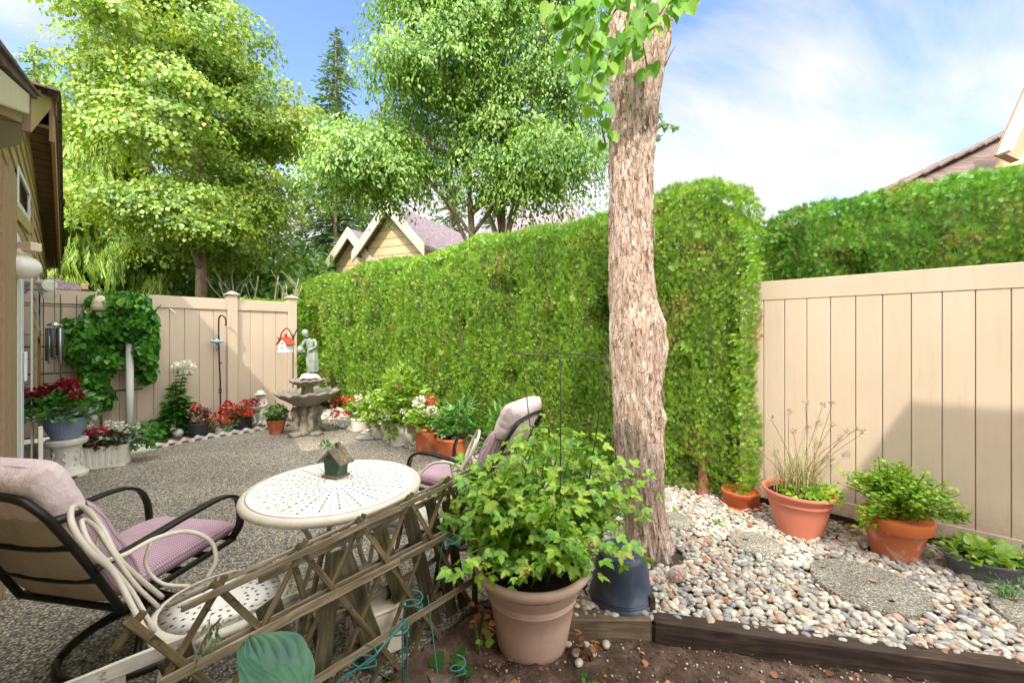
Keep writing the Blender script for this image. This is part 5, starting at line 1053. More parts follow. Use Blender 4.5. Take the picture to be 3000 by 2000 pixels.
def figure(name, J, E, parent, mat, head, hair=None, sub=2):
    keys = list(J); idx = {k: i for i, k in enumerate(keys)}
    me = bpy.data.meshes.new(name)
    me.from_pydata([J[k][0] for k in keys], [(idx[a], idx[b]) for a, b in E], [])
    o = bpy.data.objects.new(name, me); C.objects.link(o); me.materials.append(mat); o.parent = parent
    md = o.modifiers.new('skin', 'SKIN'); md.use_smooth_shade = True
    sv_ = me.skin_vertices[0].data if len(me.skin_vertices) else me.attributes
    for i, k in enumerate(keys): sv_[i].radius = J[k][1] if hasattr(J[k][1], '__len__') else (J[k][1], J[k][1]); sv_[i].use_root = (i == 0)
    b = o.modifiers.new('sub', 'SUBSURF'); b.levels = b.render_levels = sub; return o
# statue: youth in draped cloth, head bowed, holding a jug against the left side
t = thing('statue', 'verdigris statue of a bowed draped youth holding a jug on top of the fountain', 'statue', FC+Vector((.04, 0, .80)), R(5))
Rk = MB().lathe([(.13, 0), (.135, .03), (.12, .06), (.10, .10), (.06, .115), (.0001, .12)], 28, sx=1.05, sy=.85, wob=lambda a, i: .12*sin(3*a+i)+.06*sin(7*a)); Rk.build('rock_base', M['plaster'], t, smooth=True)
Rc = MB()
for k in range(5): ring(Rc, (0, 0), .133-.002*k, -.004+.012*k, .0055, 30)
Rc.build('cord', M['bronze'], t, smooth=True)
J = {'pelvis': ((.02, 0, .42), (.062, .05)), 'waist': ((.01, -.005, .49), (.052, .042)), 'chest': ((.0, -.015, .57), (.062, .046)), 'neckb': ((-.012, -.03, .635), .028), 'neck': ((-.028, -.045, .665), .022), 'headc': ((-.05, -.06, .70), (.042, .044)), 'headt': ((-.06, -.062, .745), .03),
     'shR': ((.075, -.01, .62), .028), 'elR': ((.105, -.035, .52), .021), 'wrR': ((.045, -.085, .475), .015), 'haR': ((.0, -.095, .47), .014), 'shL': ((-.065, -.03, .605), .028), 'elL': ((-.105, -.06, .51), .021), 'wrL': ((-.07, -.095, .45), .015), 'haL': ((-.03, -.10, .44), .013),
     'hipR': ((.055, 0, .38), .05), 'knR': ((.065, -.03, .25), .036), 'anR': ((.075, .01, .13), .024), 'ftR': ((.07, -.04, .115), .018), 'hipL': ((-.015, -.01, .37), .045), 'knL': ((-.0, -.055, .26), .034), 'anL': ((.01, -.03, .13), .023), 'ftL': ((-.01, -.075, .115), .018)}
E = [('pelvis', 'waist'), ('waist', 'chest'), ('chest', 'neckb'), ('neckb', 'neck'), ('neck', 'headc'), ('headc', 'headt'), ('chest', 'shR'), ('shR', 'elR'), ('elR', 'wrR'), ('wrR', 'haR'), ('chest', 'shL'), ('shL', 'elL'), ('elL', 'wrL'), ('wrL', 'haL'),
     ('pelvis', 'hipR'), ('hipR', 'knR'), ('knR', 'anR'), ('anR', 'ftR'), ('pelvis', 'hipL'), ('hipL', 'knL'), ('knL', 'anL'), ('anL', 'ftL')]
figure('body', J, E, t, M['verdigris'], None)
MB().lathe([(.0001, .655), (.02, .66), (.04, .685), (.047, .715), (.044, .745), (.03, .768), (.0001, .776)], 20, (-.052, -.048, 0), 1, 1.05, wob=lambda a, i: .05*sin(9*a+i*2)).build('hair', M['verdigris'], t, smooth=True)
# draped cloth falling from the hip
m = MB(); V_ = []; NA, NZ = 40, 14
for j in range(NZ):
    f = j/(NZ-1); z = .45-.31*f
    for k in range(NA):
        a = 2*pi*k/NA; rr = (.066+.012*sin(pi*f)+.008*f)*(1+.10*sin(7*a+f*3)+.06*sin(13*a-f*5)); V_.append((.028+rr*cos(a)*1.0+.02*f, -.012+rr*sin(a)*.8, z+.03*cos(a)*(1-f)))
F_ = [(j*NA+k, (j+1)*NA+k, (j+1)*NA+(k+1) % NA, j*NA+(k+1) % NA) for j in range(NZ-1) for k in range(NA)]
mesh_np('drapery', V_, F_, mat=M['verdigris'], parent=t, smooth=True)
MB().lathe([(.02, -.05), (.045, -.03), (.052, .01), (.035, .045), (.02, .055), (.028, .07)], 18, (-.10, -.10, .47)).build('jug', M['verdigris'], t, smooth=True)
# girl statue with a basket
GC = Vector(((598-HX)/F*6.75, 6.75, 0.02)); t = thing('statue', 'small white garden statue of a girl in a hat holding a basket', 'statue', GC, R(15))
MB().lathe([(.135, 0), (.14, .02), (.12, .05), (.10, .08), (.11, .16), (.12, .2), (.08, .215), (.0001, .22)], 28, wob=lambda a, i: .07*sin(5*a+i)+.04*sin(11*a)).build('stump', M['plaster'], t, smooth=True)
J = {'pelvis': ((0, 0, .25), (.08, .075)), 'waist': ((0, 0, .32), (.06, .05)), 'chest': ((0, 0, .38), (.062, .05)), 'neck': ((0, -.005, .43), .028), 'headc': ((0, -.01, .475), (.05, .05)), 'headt': ((0, -.01, .52), .035), 'shR': ((.07, 0, .40), .03), 'elR': ((.10, -.03, .33), .024), 'haR': ((.05, -.10, .29), .018), 'shL': ((-.07, 0, .40), .03), 'elL': ((-.10, -.03, .33), .024), 'haL': ((-.05, -.10, .29), .018),
     'hipR': ((.045, -.05, .24), .045), 'knR': ((.05, -.13, .21), .035), 'anR': ((.045, -.14, .08), .024), 'ftR': ((.045, -.18, .04), .02), 'hipL': ((-.045, -.05, .24), .045), 'knL': ((-.05, -.13, .21), .035), 'anL': ((-.03, -.15, .09), .024), 'ftL': ((-.03, -.19, .05), .02)}
E = [('pelvis', 'waist'), ('waist', 'chest'), ('chest', 'neck'), ('neck', 'headc'), ('headc', 'headt'), ('chest', 'shR'), ('shR', 'elR'), ('elR', 'haR'), ('chest', 'shL'), ('shL', 'elL'), ('elL', 'haL'), ('pelvis', 'hipR'), ('hipR', 'knR'), ('knR', 'anR'), ('anR', 'ftR'), ('pelvis', 'hipL'), ('hipL', 'knL'), ('knL', 'anL'), ('anL', 'ftL')]
figure('body', J, E, t, M['plaster'], None)
MB().lathe([(.0001, .565), (.03, .56), (.052, .545), (.058, .52), (.06, .512), (.09, .505), (.095, .498), (.088, .496), (.05, .50)], 26, (0, -.005, 0), wob=lambda a, i: .05*sin(6*a)).build('hat', M['plaster'], t, smooth=True)
MB().lathe([(.055, .44), (.065, .47), (.06, .5)], 18, (0, .01, 0), wob=lambda a, i: .08*sin(9*a)).build('hair', M['plaster'], t, smooth=True)
MB().lathe([(.055, 0), (.085, .03), (.10, .07), (.105, .08), (.095, .08), (.07, .06), (.0001, .055)], 28, (-.03, -.13, .245), wob=lambda a, i: .03*sin(16*a)).build('basket', M['plaster'], t, smooth=True)
fl = thing('silk_flowers', 'bunch of magenta flowers lying in the basket of the girl statue', 'flowers', tuple(GC+Vector((-.02, -.16, .335)))); 
flowerhead(fl, (-.0, 0, .035), .095, 'fdark', 120, 3, .035, flat=.7); flowerhead(fl, (-.04, -.02, .02), .06, 'fpink', 60, 8, .03)

# ================================================================ back bed
def small_pot(label, px, py, y, rt, rb, h, mat, name='potted_begonia'):
    t = thing(name, label, 'potted plant', ((px-HX)/F*y, y, .0)); pot_mesh(rt, rb, h, rim=.022, lip=.006).build('pot', M[mat], t, auto=50); soil_disc(t, rt-.015, h-.02); return t
t = small_pot('black pot with a single red begonia left of the red trailing flowers', 456, 1005, 6.0, .135, .11, .21, 'blackpot')
foliage(t, 'foliage', LEAF, 90, (0, 0, .32), (.15, .12, .1), .06, 'rust', .3, 71, stems=6, stem_mat='twig', stem_base=(0, 0, .2)); flowerhead(t, (-.0, -.03, .44), .055, 'fred', 60, 1); flowerhead(t, (.1, -.02, .38), .03, 'fdark', 30, 2); flowerhead(t, (-.1, -.02, .3), .03, 'fdark', 20, 3)
t = small_pot('black pot packed with bright red begonias beside the girl statue', 555, 985, 6.5, .15, .12, .20, 'blackpot')
foliage(t, 'foliage', LEAF, 170, (0, 0, .26), (.2, .16, .1), .06, 'mid', .3, 73)
for i, (x, z) in enumerate([(-.16, .42), (-.05, .36), (.08, .42), (.14, .3), (.2, .28), (-.12, .27), (.02, .29), (-.24, .3), (-.2, .36), (.1, .25), (-.02, .22)]): flowerhead(t, (x, -.1+.03*sin(i*3), z), .048, 'fred', 40, 20+i, .04)
t = small_pot('low white shoe shaped planter spilling red flowers over the edging', 512, 995, 6.2, .11, .10, .10, 'whitepot', 'potted_flowers')
foliage(t, 'foliage', LEAF, 160, (-.05, 0, .13), (.28, .12, .1), .05, 'mid', .3, 75)
for i, (x, z) in enumerate([(-.3, .17), (-.22, .24), (-.14, .17), (-.06, .25), (.02, .2), (.08, .27), (-.26, .07), (-.1, .3), (.14, .2), (-.02, .1), (-.34, .1), (-.2, .3)]): flowerhead(t, (x, -.08+.02*cos(i*2), z), .036, 'fred', 30, 50+i, .034)
t = small_pot('small terracotta pot with green plant right beside the fountain foot', 635, 990, 6.22, .135, .09, .21, 'terra', 'potted_plant')
foliage(t, 'foliage', LEAF, 230, (0, 0, .3), (.16, .14, .13), .05, 'mid', .5, 77, stems=8, stem_base=(0, 0, .2))
# wavy white edging strip
pts = [at(330, 1037), at(392, 1022), at(512, 1001), at(620, 985), at(672, 976)]; c = curve(pts, 40); L = [0]
for a, b in zip(c[:-1], c[1:]): L.append(L[-1]+(b-a).length)
V_, F_ = [], []; n = 420
for i in range(n):
    s_ = L[-1]*i/(n-1); j = min(int(np.searchsorted(L, s_)), len(c)-1); j = max(j, 1); q = c[j-1].lerp(c[j], (s_-L[j-1])/(L[j]-L[j-1])); d = (c[j]-c[j-1]).normalized(); nn_ = Vector((-d.y, d.x, 0)); w = .035*sin(s_*2*pi/.15)
    for (o_, z) in ((-.008, 0), (.008, 0), (.008, .055), (-.008, .055)): V_.append(tuple(q+nn_*(w+o_)+Vector((0, 0, z+.012*sin(s_*2*pi/.15)*(z > 0)))))
for i in range(n-1):
    for k in range(4): F_.append((i*4+k, i*4+(k+1) % 4, (i+1)*4+(k+1) % 4, (i+1)*4+k))
o = mesh_np('garden_edging', V_, F_, mat=M['whitepot'], smooth=False); tag(o, 'wavy white edging strip along the flower bed by the back fence', 'edging')
# shepherd hooks
def hookpole(label, px, y, ztop, dr, name='shepherd_hook', double=False, zpole=None):
    x = (px-HX)/F*y; t = thing(name, label, 'hook pole', (x, y, 0)); m = MB()
    if not double:
        m.tube(curve([(0, 0, 0), (0, 0, .7), (-.02, 0, 1.2), (-.025, 0, ztop-.15), (-.015, 0, ztop-.03), (.03, 0, ztop), (.08, 0, ztop-.05), (.09, 0, ztop-.13), (.075, 0, ztop-.16)], 8), .011, 8)
        for z in (.62, .58, .18, 1.04): m.tube([(0, 0, z), (0, 0, z+.022)], .022, 10)
    else:
        m.tube([(0, 0, 0), (0, 0, ztop-.1)], .009, 8)
        for s_ in (-1, 1): m.tube(curve([(0, 0, ztop-.25), (s_*.02, 0, ztop-.12), (s_*.09, 0, ztop), (s_*.17, 0, ztop-.04), (s_*.21, 0, ztop-.13), (s_*.235, 0, ztop-.2), (s_*.255, 0, ztop-.15)], 7), .009, 8)
    m.build('pole', M['bronze'], t, smooth=True); return t
hk = hookpole('slim black shepherd hook in front of the back fence', 506, 6.45, 1.80, 1)
t = thing('hummingbird_feeder', 'pale blue glass feeder dish hanging on the slim black hook', 'bird feeder', (hk.location.x-.02, 6.40, 1.36)); 
MB().lathe([(.0001, .0), (.05, .004), (.085, .02), (.09, .035), (.07, .045), (.03, .05), (.02, .07), (.0001, .08)], 24).build('dish', M['bluegl'], t, smooth=True)
for k in range(6): MB().ball((.07*cos(k*pi/3), .07*sin(k*pi/3), .045), .012, 8).build('port', M['white'], t, smooth=True)
MB().tube([(0, 0, -.12), (0, 0, .0)], .014, 8).build('tube', M['galv'], t, smooth=True)
hk2 = hookpole('double armed black hook pole beside the right fence post', 673, 6.95, 1.60, 1, double=True)
BX, BY = hk2.location.x-.075, 6.86
t = thing('birdhouse', 'small white birdhouse with a red roof hanging by the back fence', 'birdhouse', (BX, BY, 1.22), R(-20))
MB().prism([(-.085, 0), (.085, 0), (.085, .12), (0, .21), (-.085, .12)], 'y', -.07, .07).build('body', M['housewhite'], t, bevel=.003)
for s_ in (-1, 1): MB().add([(0, -.09, .225), (s_*.115, -.09, .11), (s_*.115, .09, .11), (0, .09, .225), (0, -.09, .24), (s_*.122, -.09, .118), (s_*.122, .09, .118), (0, .09, .24)], [(0,1,2,3), (4,7,6,5), (0,4,5,1), (1,5,6,2), (2,6,7,3), (3,7,4,0)]).build('roof', M['red'], t)
MB().box(-.02, .02, -.02, .02, .2, .29).build('chimney', M['red'], t, bevel=.003)
for z in (.06, .13): MB().tube([(0, -.072, z), (0, -.0735, z)], .016, 16).build('entrance_hole', M['dark'], t)
MB().box(-.10, .10, -.085, .085, -.012, 0).build('floor', M['housewhite'], t, bevel=.003)
# white phlox
PHX, PHY = (405-HX)/F*6.0, 6.0
t = thing('phlox_plant', 'tall leafy plant topped with one white flower head by the fence', 'plant', (PHX, PHY, 0)); r = np.random.default_rng(8); P, A, N_, S = [], [], [], []; m = MB()
for k, (ex, hh) in enumerate([(.12, .95), (-.02, .72), (.05, .8), (-.12, .5), (.16, .55), (.0, .4), (.1, .35), (-.15, .3)]):
    c = curve([(r.normal()*.03, r.normal()*.03, 0), (ex*.4, r.normal()*.03, hh*.5), (ex, r.normal()*.05, hh)], 9); m.tube(c, .006, 6)
    for q in c[2:]:
        for j in range(5):
            a = r.uniform(0, 2*pi); d = np.array([cos(a), sin(a), .15]); P.append(np.array(q)+d*.01); A.append(d+np.array([0, 0, -.15])); N_.append((0+r.normal()*.2, r.normal()*.2, 1)); S.append(r.uniform(.10, .15))
scatter('foliage', *DROP, P, A, N_, S, M['vine'], t); m.build('stems', M['stem'], t, smooth=True); flowerhead(t, (.13, -.02, 1.02), .115, 'fwhite', 320, 2, .045, flat=.75)
t = thing('white_pole', 'plain white upright pipe standing under the climbing vine', 'pole', ((298-HX)/F*5.55, 5.55, 0)); MB().tube([(0, 0, .0), (0, 0, 1.55)], .042, 20).build('pipe', M['pole'], t, smooth=True)
# climbing vine on wire grid
t = thing('climbing_vine', 'dense dark green climbing vine spilling over the back fence on the left', 'climbing plant', uv(.45, 7.5)); r = np.random.default_rng(77)
P, A, N_, S = [], [], [], []
blob = [(255, 735, 62, 62, 1.0), (310, 740, 55, 62, 1.0), (200, 770, 42, 48, .6), (330, 800, 34, 48, .6), (185, 800, 38, 42, .5), (230, 820, 50, 45, .8), (338, 850, 22, 28, .25), (215, 870, 36, 40, .5), (235, 910, 26, 30, .3), (270, 690, 70, 22, .6), (160, 760, 22, 30, .25), (300, 700, 50, 30, .5), (350, 780, 16, 50, .2)]
base = np.array(t.location)
for cx2, cy2, rx, ry, wt_ in blob:
    for i in range(int(900*wt_)):
        a = r.uniform(0, 2*pi); q = r.random()**.5; px, py = cx2+rx*q*cos(a), cy2+ry*q*sin(a)
        tt = (px-HX)/F; yf = 7.85/(tt*D1[0]+D1[1]); y = yf-.04-.42*r.random()*(1-q*.7)*(1 if wt_ > .4 else .4)
        p = np.array(aty(px, py, y)); P.append(p-base); A.append((r.normal()*.45, r.normal()*.3-.2, -.75)); N_.append((r.normal()*.35, -1+r.normal()*.3, .75)); S.append(r.uniform(.045, .085))
scatter('foliage', *HEART, P, A, N_, S, M['vine'], t)
m = MB()
for i in range(14):
    p0 = np.array(aty(255+r.normal()*12, 960, 5.9))-base; p1 = np.array(aty(255+r.normal()*40, 820, 5.95))-base; p2 = np.array(aty(260+r.normal()*60, 700, 6.0))-base; m.tube(curve([p0, p1, p2], 5), .006, 5)
m.build('stems', M['twig'], t, smooth=True)
t = thing('wire_trellis', 'dark wire grid trellis fixed to the fence beside the door', 'trellis', uv(-.2, 7.2), math.atan2(D2[1], D2[0])); m = MB()
for x in (.0, .14, .28, .42): m.tube([(x, .45, .5), (x, .45, 2.0)], .005, 5)
for z in (.6, .9, 1.2, 1.5, 1.85): m.tube([(-.02, .445, z), (.5, .445, z)], .005, 5)
m.build('wires', M['wire'], t)
m = MB()
for z in (.25, .75, 1.02, 1.35): m.beam((-.02, .40, z), (.9, .40, z), .05, .02)
for x in (.5, .8): m.beam((x, .425, 0), (x, .425, 1.2), .03, .02, up=(0, 1, 0))
m.build('slats', M['woodfan'], t)
# lantern, wind chime, lamps
lp_ = aty(231, 696, 5.3); t = thing('lantern', 'small cream lantern on a white hook in front of the vine', 'lantern', lp_)
MB().lathe([(.06, -.10), (.09, -.09), (.095, -.03), (.08, .0), (.085, .01), (.06, .05), (.03, .09), (.0001, .10)], 22).build('body', M['cream'], t, smooth=True)
MB().tube(curve([(-.16, -.04, -.10), (-.15, -.04, -.13), (-.10, -.04, -.12), (-.05, -.04, -.06), (-.02, -.04, .10), (0, -.04, .17), (.03, -.04, .14)], 6), .007, 8).build('hook', M['pole'], t, smooth=True)
wc = uv(-.08, 5.65, 0); t = thing('wind_chime', 'metal wind chime with dark tubes hanging by the sliding door', 'wind chime', (wc.x, wc.y, 1.35))
top = .24
MB().lathe([(.0001, top+.03), (.02, top+.02), (.05, top), (.052, top-.01), (.045, top-.012)], 24).build('crown', M['galv'], t, smooth=True)
for k in range(6): a = k*pi/3; MB().tube([(.05*cos(a), .05*sin(a), top-.03), (.05*cos(a), .05*sin(a), -.12+.03*(k % 3))], .010, 10).build('tube', M['beads'] if k % 3 else M['galv'], t, smooth=True)
MB().tube([(0, 0, -.2), (0, 0, top+.62)], .0025, 5).build('cord', M['bronze'], t); MB().lathe([(.0001, -.06), (.03, -.055), (.03, -.05), (.0001, -.04)], 20).build('clapper', M['beads'], t, smooth=True)
gl = aty(50, 613, 2.95); t = thing('wall_lamp', 'white oval globe lamp on a cream bracket beside the door', 'lamp', gl)
MB().lathe([(.0001, -.086)]+[(.100*sin(pi*i/14), -.086*cos(pi*i/14)) for i in range(1, 14)]+[(.0001, .086)], 40).build('globe', M['globe'], t, smooth=True)
br = aty(47, 573, 2.95)-gl; MB().box(-.11, .10, -.03, .04, br.z-.01, br.z+.05).build('bracket', M['cream'], t, bevel=.004); MB().tube([(0, 0, .06), (0, 0, br.z)], .045, 20).build('fitter', M['cream'], t, smooth=True)
sl = aty(115, 655, 4.4); t = thing('spot_lamp', 'white twin spotlight on the house corner below the globe lamp', 'lamp', sl, R(20))
def spot(nm, p, d, r0=.062, L=.17):
    d = Vector(d).normalized(); p = Vector(p); b = MB().tube([p-d*L, p-d*L*.7, p-d*L*.2, p], [r0*.62, r0*.68, r0*.95, r0], 24, caps=True).build(nm, M['white'], t, smooth=False, auto=40); MB().tube([p+d*.001, p+d*.006], [r0*.85, r0*.7], 24).build('lens', M['lens'], b, smooth=False)
spot('spot_head', (0, 0, 0), (.75, -.55, -.15)); spot('spot_head', (-.04, .08, -.10), (.6, -.3, -.45))
MB().tube([(-.22, .12, -.04), (-.10, .07, -.02)], .025, 12).build('arm', M['white'], t, smooth=True); MB().tube([(-.25, .13, -.04), (-.22, .12, -.04)], .06, 18).build('base', M['white'], t)

# ================================================================ left planters
PX, PY = (152-HX)/F*4.35, 4.35
t = thing('pedestal', 'white carved plaster pedestal carrying the blue bowl', 'pedestal', (PX, PY, 0))
MB().lathe([(.17, 0), (.172, .03), (.15, .045), (.14, .06), (.105, .09), (.098, .16), (.105, .24), (.118, .30), (.125, .325), (.155, .335), (.165, .35), (.166, .385), (.155, .395), (.0001, .396)], 48).build('column', M['plaster'], t, auto=45)
m = MB()
for k in range(7):
    a = k*2*pi/7; m.tube(curve([(.112*cos(a+x), .112*sin(a+x), z) for x, z in ((-.2, .12), (.15, .16), (-.1, .2), (.15, .24), (-.05, .28))], 4), .008, 6)
m.build('relief', M['plaster'], t, smooth=True)
t = thing('potted_dahlia', 'blue grey fluted bowl of crimson dahlias standing on the plaster pedestal', 'potted plant', (PX, PY, .40))
MB().lathe([(.10, 0), (.108, .004), (.118, .03), (.15, .10), (.172, .17), (.185, .20), (.19, .205), (.195, .222), (.188, .226), (.178, .224), (.17, .2), (.16, .17)], 144, wob=lambda a, i: (.010*sin(36*a) if 1 < i < 6 else 0)).build('bowl', M['bluebowl'], t, smooth=True)
soil_disc(t, .172, .19)
foliage(t, 'foliage', JAG, 420, (-.03, 0, .33), (.26, .22, .17), .085, 'mid', .3, 81, stems=14, stem_base=(0, 0, .2)); foliage(t, 'silver_foliage', LEAF, 120, (.06, -.05, .25), (.23, .18, .06), .08, 'silver', .2, 82); foliage(t, 'dark_foliage', JAG, 200, (-.08, -.02, .38), (.22, .18, .14), .07, 'vine', .3, 83)
for i, (x, y_, z, rr) in enumerate([(-.27, -.1, .38, .062), (-.22, -.08, .44, .062), (-.16, -.1, .49, .06), (-.10, -.06, .53, .055), (.03, -.02, .57, .07), (.13, -.02, .47, .05), (-.24, 0, .33, .055), (-.05, .05, .55, .05), (-.29, -.05, .31, .05)]): flowerhead(t, (x, y_, z), rr, 'fdark', 110, i, rr*.7, 'dahlia', .7)
flowerhead(t, (-.02, -.2, .26), .06, 'fwhite', 60, 3, .03, 'pale_flower', .4)
ux, uy = (110-HX)/F*4.75, 4.75; t = thing('urn', 'plain white urn with flared rim behind the plaster pedestal', 'urn', (ux, uy, .0)); MB().lathe([(.12, 0), (.13, .012), (.10, .03), (.10, .10), (.12, .2), (.135, .25), (.16, .275), (.162, .285), (.15, .287), (.12, .25), (.0001, .24)], 40).build('body', M['whitepot'], t, auto=45)
RX, RY = (238-HX)/F*4.68, 4.68; t = thing('potted_begonia', 'white ribbed rectangular planter with pink flowers and dark leaves', 'planter', (RX, RY, 0), R(28)); m = MB()
hh, w0, w1, d0, d1 = .25, .20, .235, .10, .125; n = 60; V_ = []
def rect_ring(w, d, z, rib=0):
    out = []; per = [(-w, -d), (w, -d), (w, d), (-w, d)]
    for s_ in range(4):
        a, b = per[s_], per[(s_+1) % 4]; k = 56 if s_ % 2 == 0 else 28; nx_, ny_ = (b[1]-a[1]), -(b[0]-a[0]); l = math.hypot(nx_, ny_)
        for i in range(k):
            f = i/k; rb_ = rib*(1 if (f*k/3.5) % 2 < 1 else 0); out.append((a[0]+(b[0]-a[0])*f+nx_/l*rb_, a[1]+(b[1]-a[1])*f+ny_/l*rb_, z))
    return out
rings = [rect_ring(w0+.012, d0+.012, .0), rect_ring(w0+.012, d0+.012, .022), rect_ring(w0, d0, .024, .008), rect_ring(w1-.006, d1-.006, hh-.03, .008), rect_ring(w1+.008, d1+.008, hh-.028), rect_ring(w1+.01, d1+.01, hh), rect_ring(w1-.01, d1-.01, hh), rect_ring(w1-.015, d1-.015, hh-.04)]
k = len(rings[0]); V_ = [p for q in rings for p in q]; F_ = [(i*k+j, i*k+(j+1) % k, (i+1)*k+(j+1) % k, (i+1)*k+j) for i in range(len(rings)-1) for j in range(k)]+[tuple((len(rings)-1)*k+j for j in range(k))]
mesh_np('planter_box', V_, F_, mat=M['whitepot'], parent=t)
foliage(t, 'foliage', LEAF, 330, (.05, 0, .3), (.28, .16, .1), .07, 'rust', .2, 91); foliage(t, 'variegated_foliage', LEAF, 160, (.12, 0, .33), (.3, .15, .09), .065, 'silver', .2, 92); foliage(t, 'green_foliage', LEAF, 160, (.28, .05, .26), (.2, .16, .12), .06, 'vine', .2, 93)
for i, (x, z, mt) in enumerate([(-.13, .40, 'fpink'), (-.05, .41, 'fpink'), (.02, .42, 'fpink'), (-.18, .36, 'fpink'), (.08, .48, 'fwhite'), (.15, .47, 'fwhite'), (-.12, .5, 'fwhite'), (.2, .42, 'fwhite')]): flowerhead(t, (x, -.08, z), .04, mt, 30, i, .036)
for i, (px, py, yy, l, mt) in enumerate([(330, 1020, 5.6, 'low green plant beside the ribbed planter', 'vine'), (370, 1010, 5.9, 'leafy plant at the foot of the white topped phlox', 'vine'), (290, 1025, 5.4, 'white flowered low plant between planter and pipe', 'mid')]):
    t = thing('border_plant', l, 'plant', ((px-HX)/F*yy, yy, 0)); foliage(t, 'foliage', LEAF, 190, (0, 0, .14), (.24, .2, .14), .07, mt, .3, 95+i, zmin=.01)
    if i == 2: [flowerhead(t, (.2+.03*j, -.1, .28+.03*j), .03, 'fwhite', 24, j) for j in range(3)]
t = thing('bed_ornament', 'weathered white carved stone block at the corner of the flower bed', 'ornament', ((305-HX)/F*5.15, 5.15, 0), R(20)); MB().lathe([(.16, 0), (.17, .04), (.13, .08), (.14, .10), (.0001, .11)], 4, wob=None).build('block', M['plaster'], t, bevel=.01)
t = thing('bed_ornament', 'small white rabbit shaped ornament under the phlox', 'ornament', ((408-HX)/F*5.95, 5.95, 0)); MB().ball((0, 0, .07), .07, 14, 1.1, .9, 1).ball((-.05, -.03, .15), .042, 12).build('body', M['plaster'], t, smooth=True)
for s_ in (-1, 1): MB().tube([(-.05+.015*s_, -.02, .18), (-.05+.025*s_, 0, .25)], [.014, .008], 8).build('ear', M['plaster'], t, smooth=True)

t = thing('garden_stake', 'thin weathered white stake leaning beside the sliding door', 'stake', uv(-.17, 5.95, 0)); MB().beam((0, 0, 0), (-.03, .02, .62), .03, .012).build('stake', M['whitepot'], t, bevel=.002)
# ================================================================ patio furniture
# round table
t = thing('patio_table', 'round cream metal patio table with pierced pattern', 'table', (-.92, 2.14, 0), R(12)); TZ = .722
tb = MB().lathe([(.402, TZ), (.395, TZ+.001), (.2, TZ+.002), (.0001, TZ+.002)][::-1][::-1], 96).build('table_top', M['perf'], t, smooth=True)
MB().lathe([(.398, TZ-.0015), (.408, TZ-.0005), (.42, TZ-.003), (.430, TZ-.011), (.434, TZ-.022), (.430, TZ-.034), (.422, TZ-.04), (.414, TZ-.034), (.412, TZ-.02), (.398, TZ-.008), (.398, TZ-.0015)], 96).build('rim', M['creamtube'], tb, smooth=True)
for k in range(4):
    a = k*pi/2+.5; d = Vector((cos(a), sin(a), 0))
    MB().tube(curve([d*.34+Vector((0, 0, TZ-.03)), d*.22+Vector((0, 0, .62)), d*.12+Vector((0, 0, .45)), d*.15+Vector((0, 0, .25)), d*.27+Vector((0, 0, .06)), d*.33+Vector((0, 0, .012))], 8), .0125, 10).build('leg', M['creamtube'], t, smooth=True)
for r_, z_ in ((.125, .42), (.20, .17)): m = MB(); ring(m, (0, 0), r_, z_, .010); m.build('leg_hoop', M['creamtube'], t, smooth=True)
# green birdhouse on the table
bp = at(772, 1092, TZ+.004); t = thing('birdhouse', 'small rustic green birdhouse with a bark roof standing on the table', 'birdhouse', (bp.x, bp.y, TZ+.004), R(-22))
bs = .5
MB().prism([(-.045, .012), (.045, .012), (.055, .085), (0, .135), (-.055, .085)], 'y', -.035, .035).build('body', M['dgreen'], t, bevel=.002)
MB().box(-.055, .055, -.05, .045, 0, .012).build('base', M['woodg'], t, bevel=.002)
for s_ in (-1, 1):
    MB().add([(0, -.055, .142), (s_*.078, -.055, .072), (s_*.078, .05, .072), (0, .05, .142), (0, -.055, .154), (s_*.084, -.055, .08), (s_*.084, .05, .08), (0, .05, .154)], [(0,1,2,3), (4,7,6,5), (0,4,5,1), (1,5,6,2), (2,6,7,3), (3,7,4,0)]).build('roof', M['woodg'], t, bevel=.002)
MB().box(-.012, .012, 0, .024, .14, .178).build('chimney', M['woodg'], t, bevel=.002)
MB().tube(curve([(0, 0, .15), (-.02, 0, .165), (-.06, 0, .162), (-.085, 0, .14)], 4), .002, 5).build('sprig_twig', M['twig'], t)
foliage(t, 'sprig', NARROW, 60, (-.045, -.01, .163), (.05, .02, .02), .03, 'vine', .6, 111)

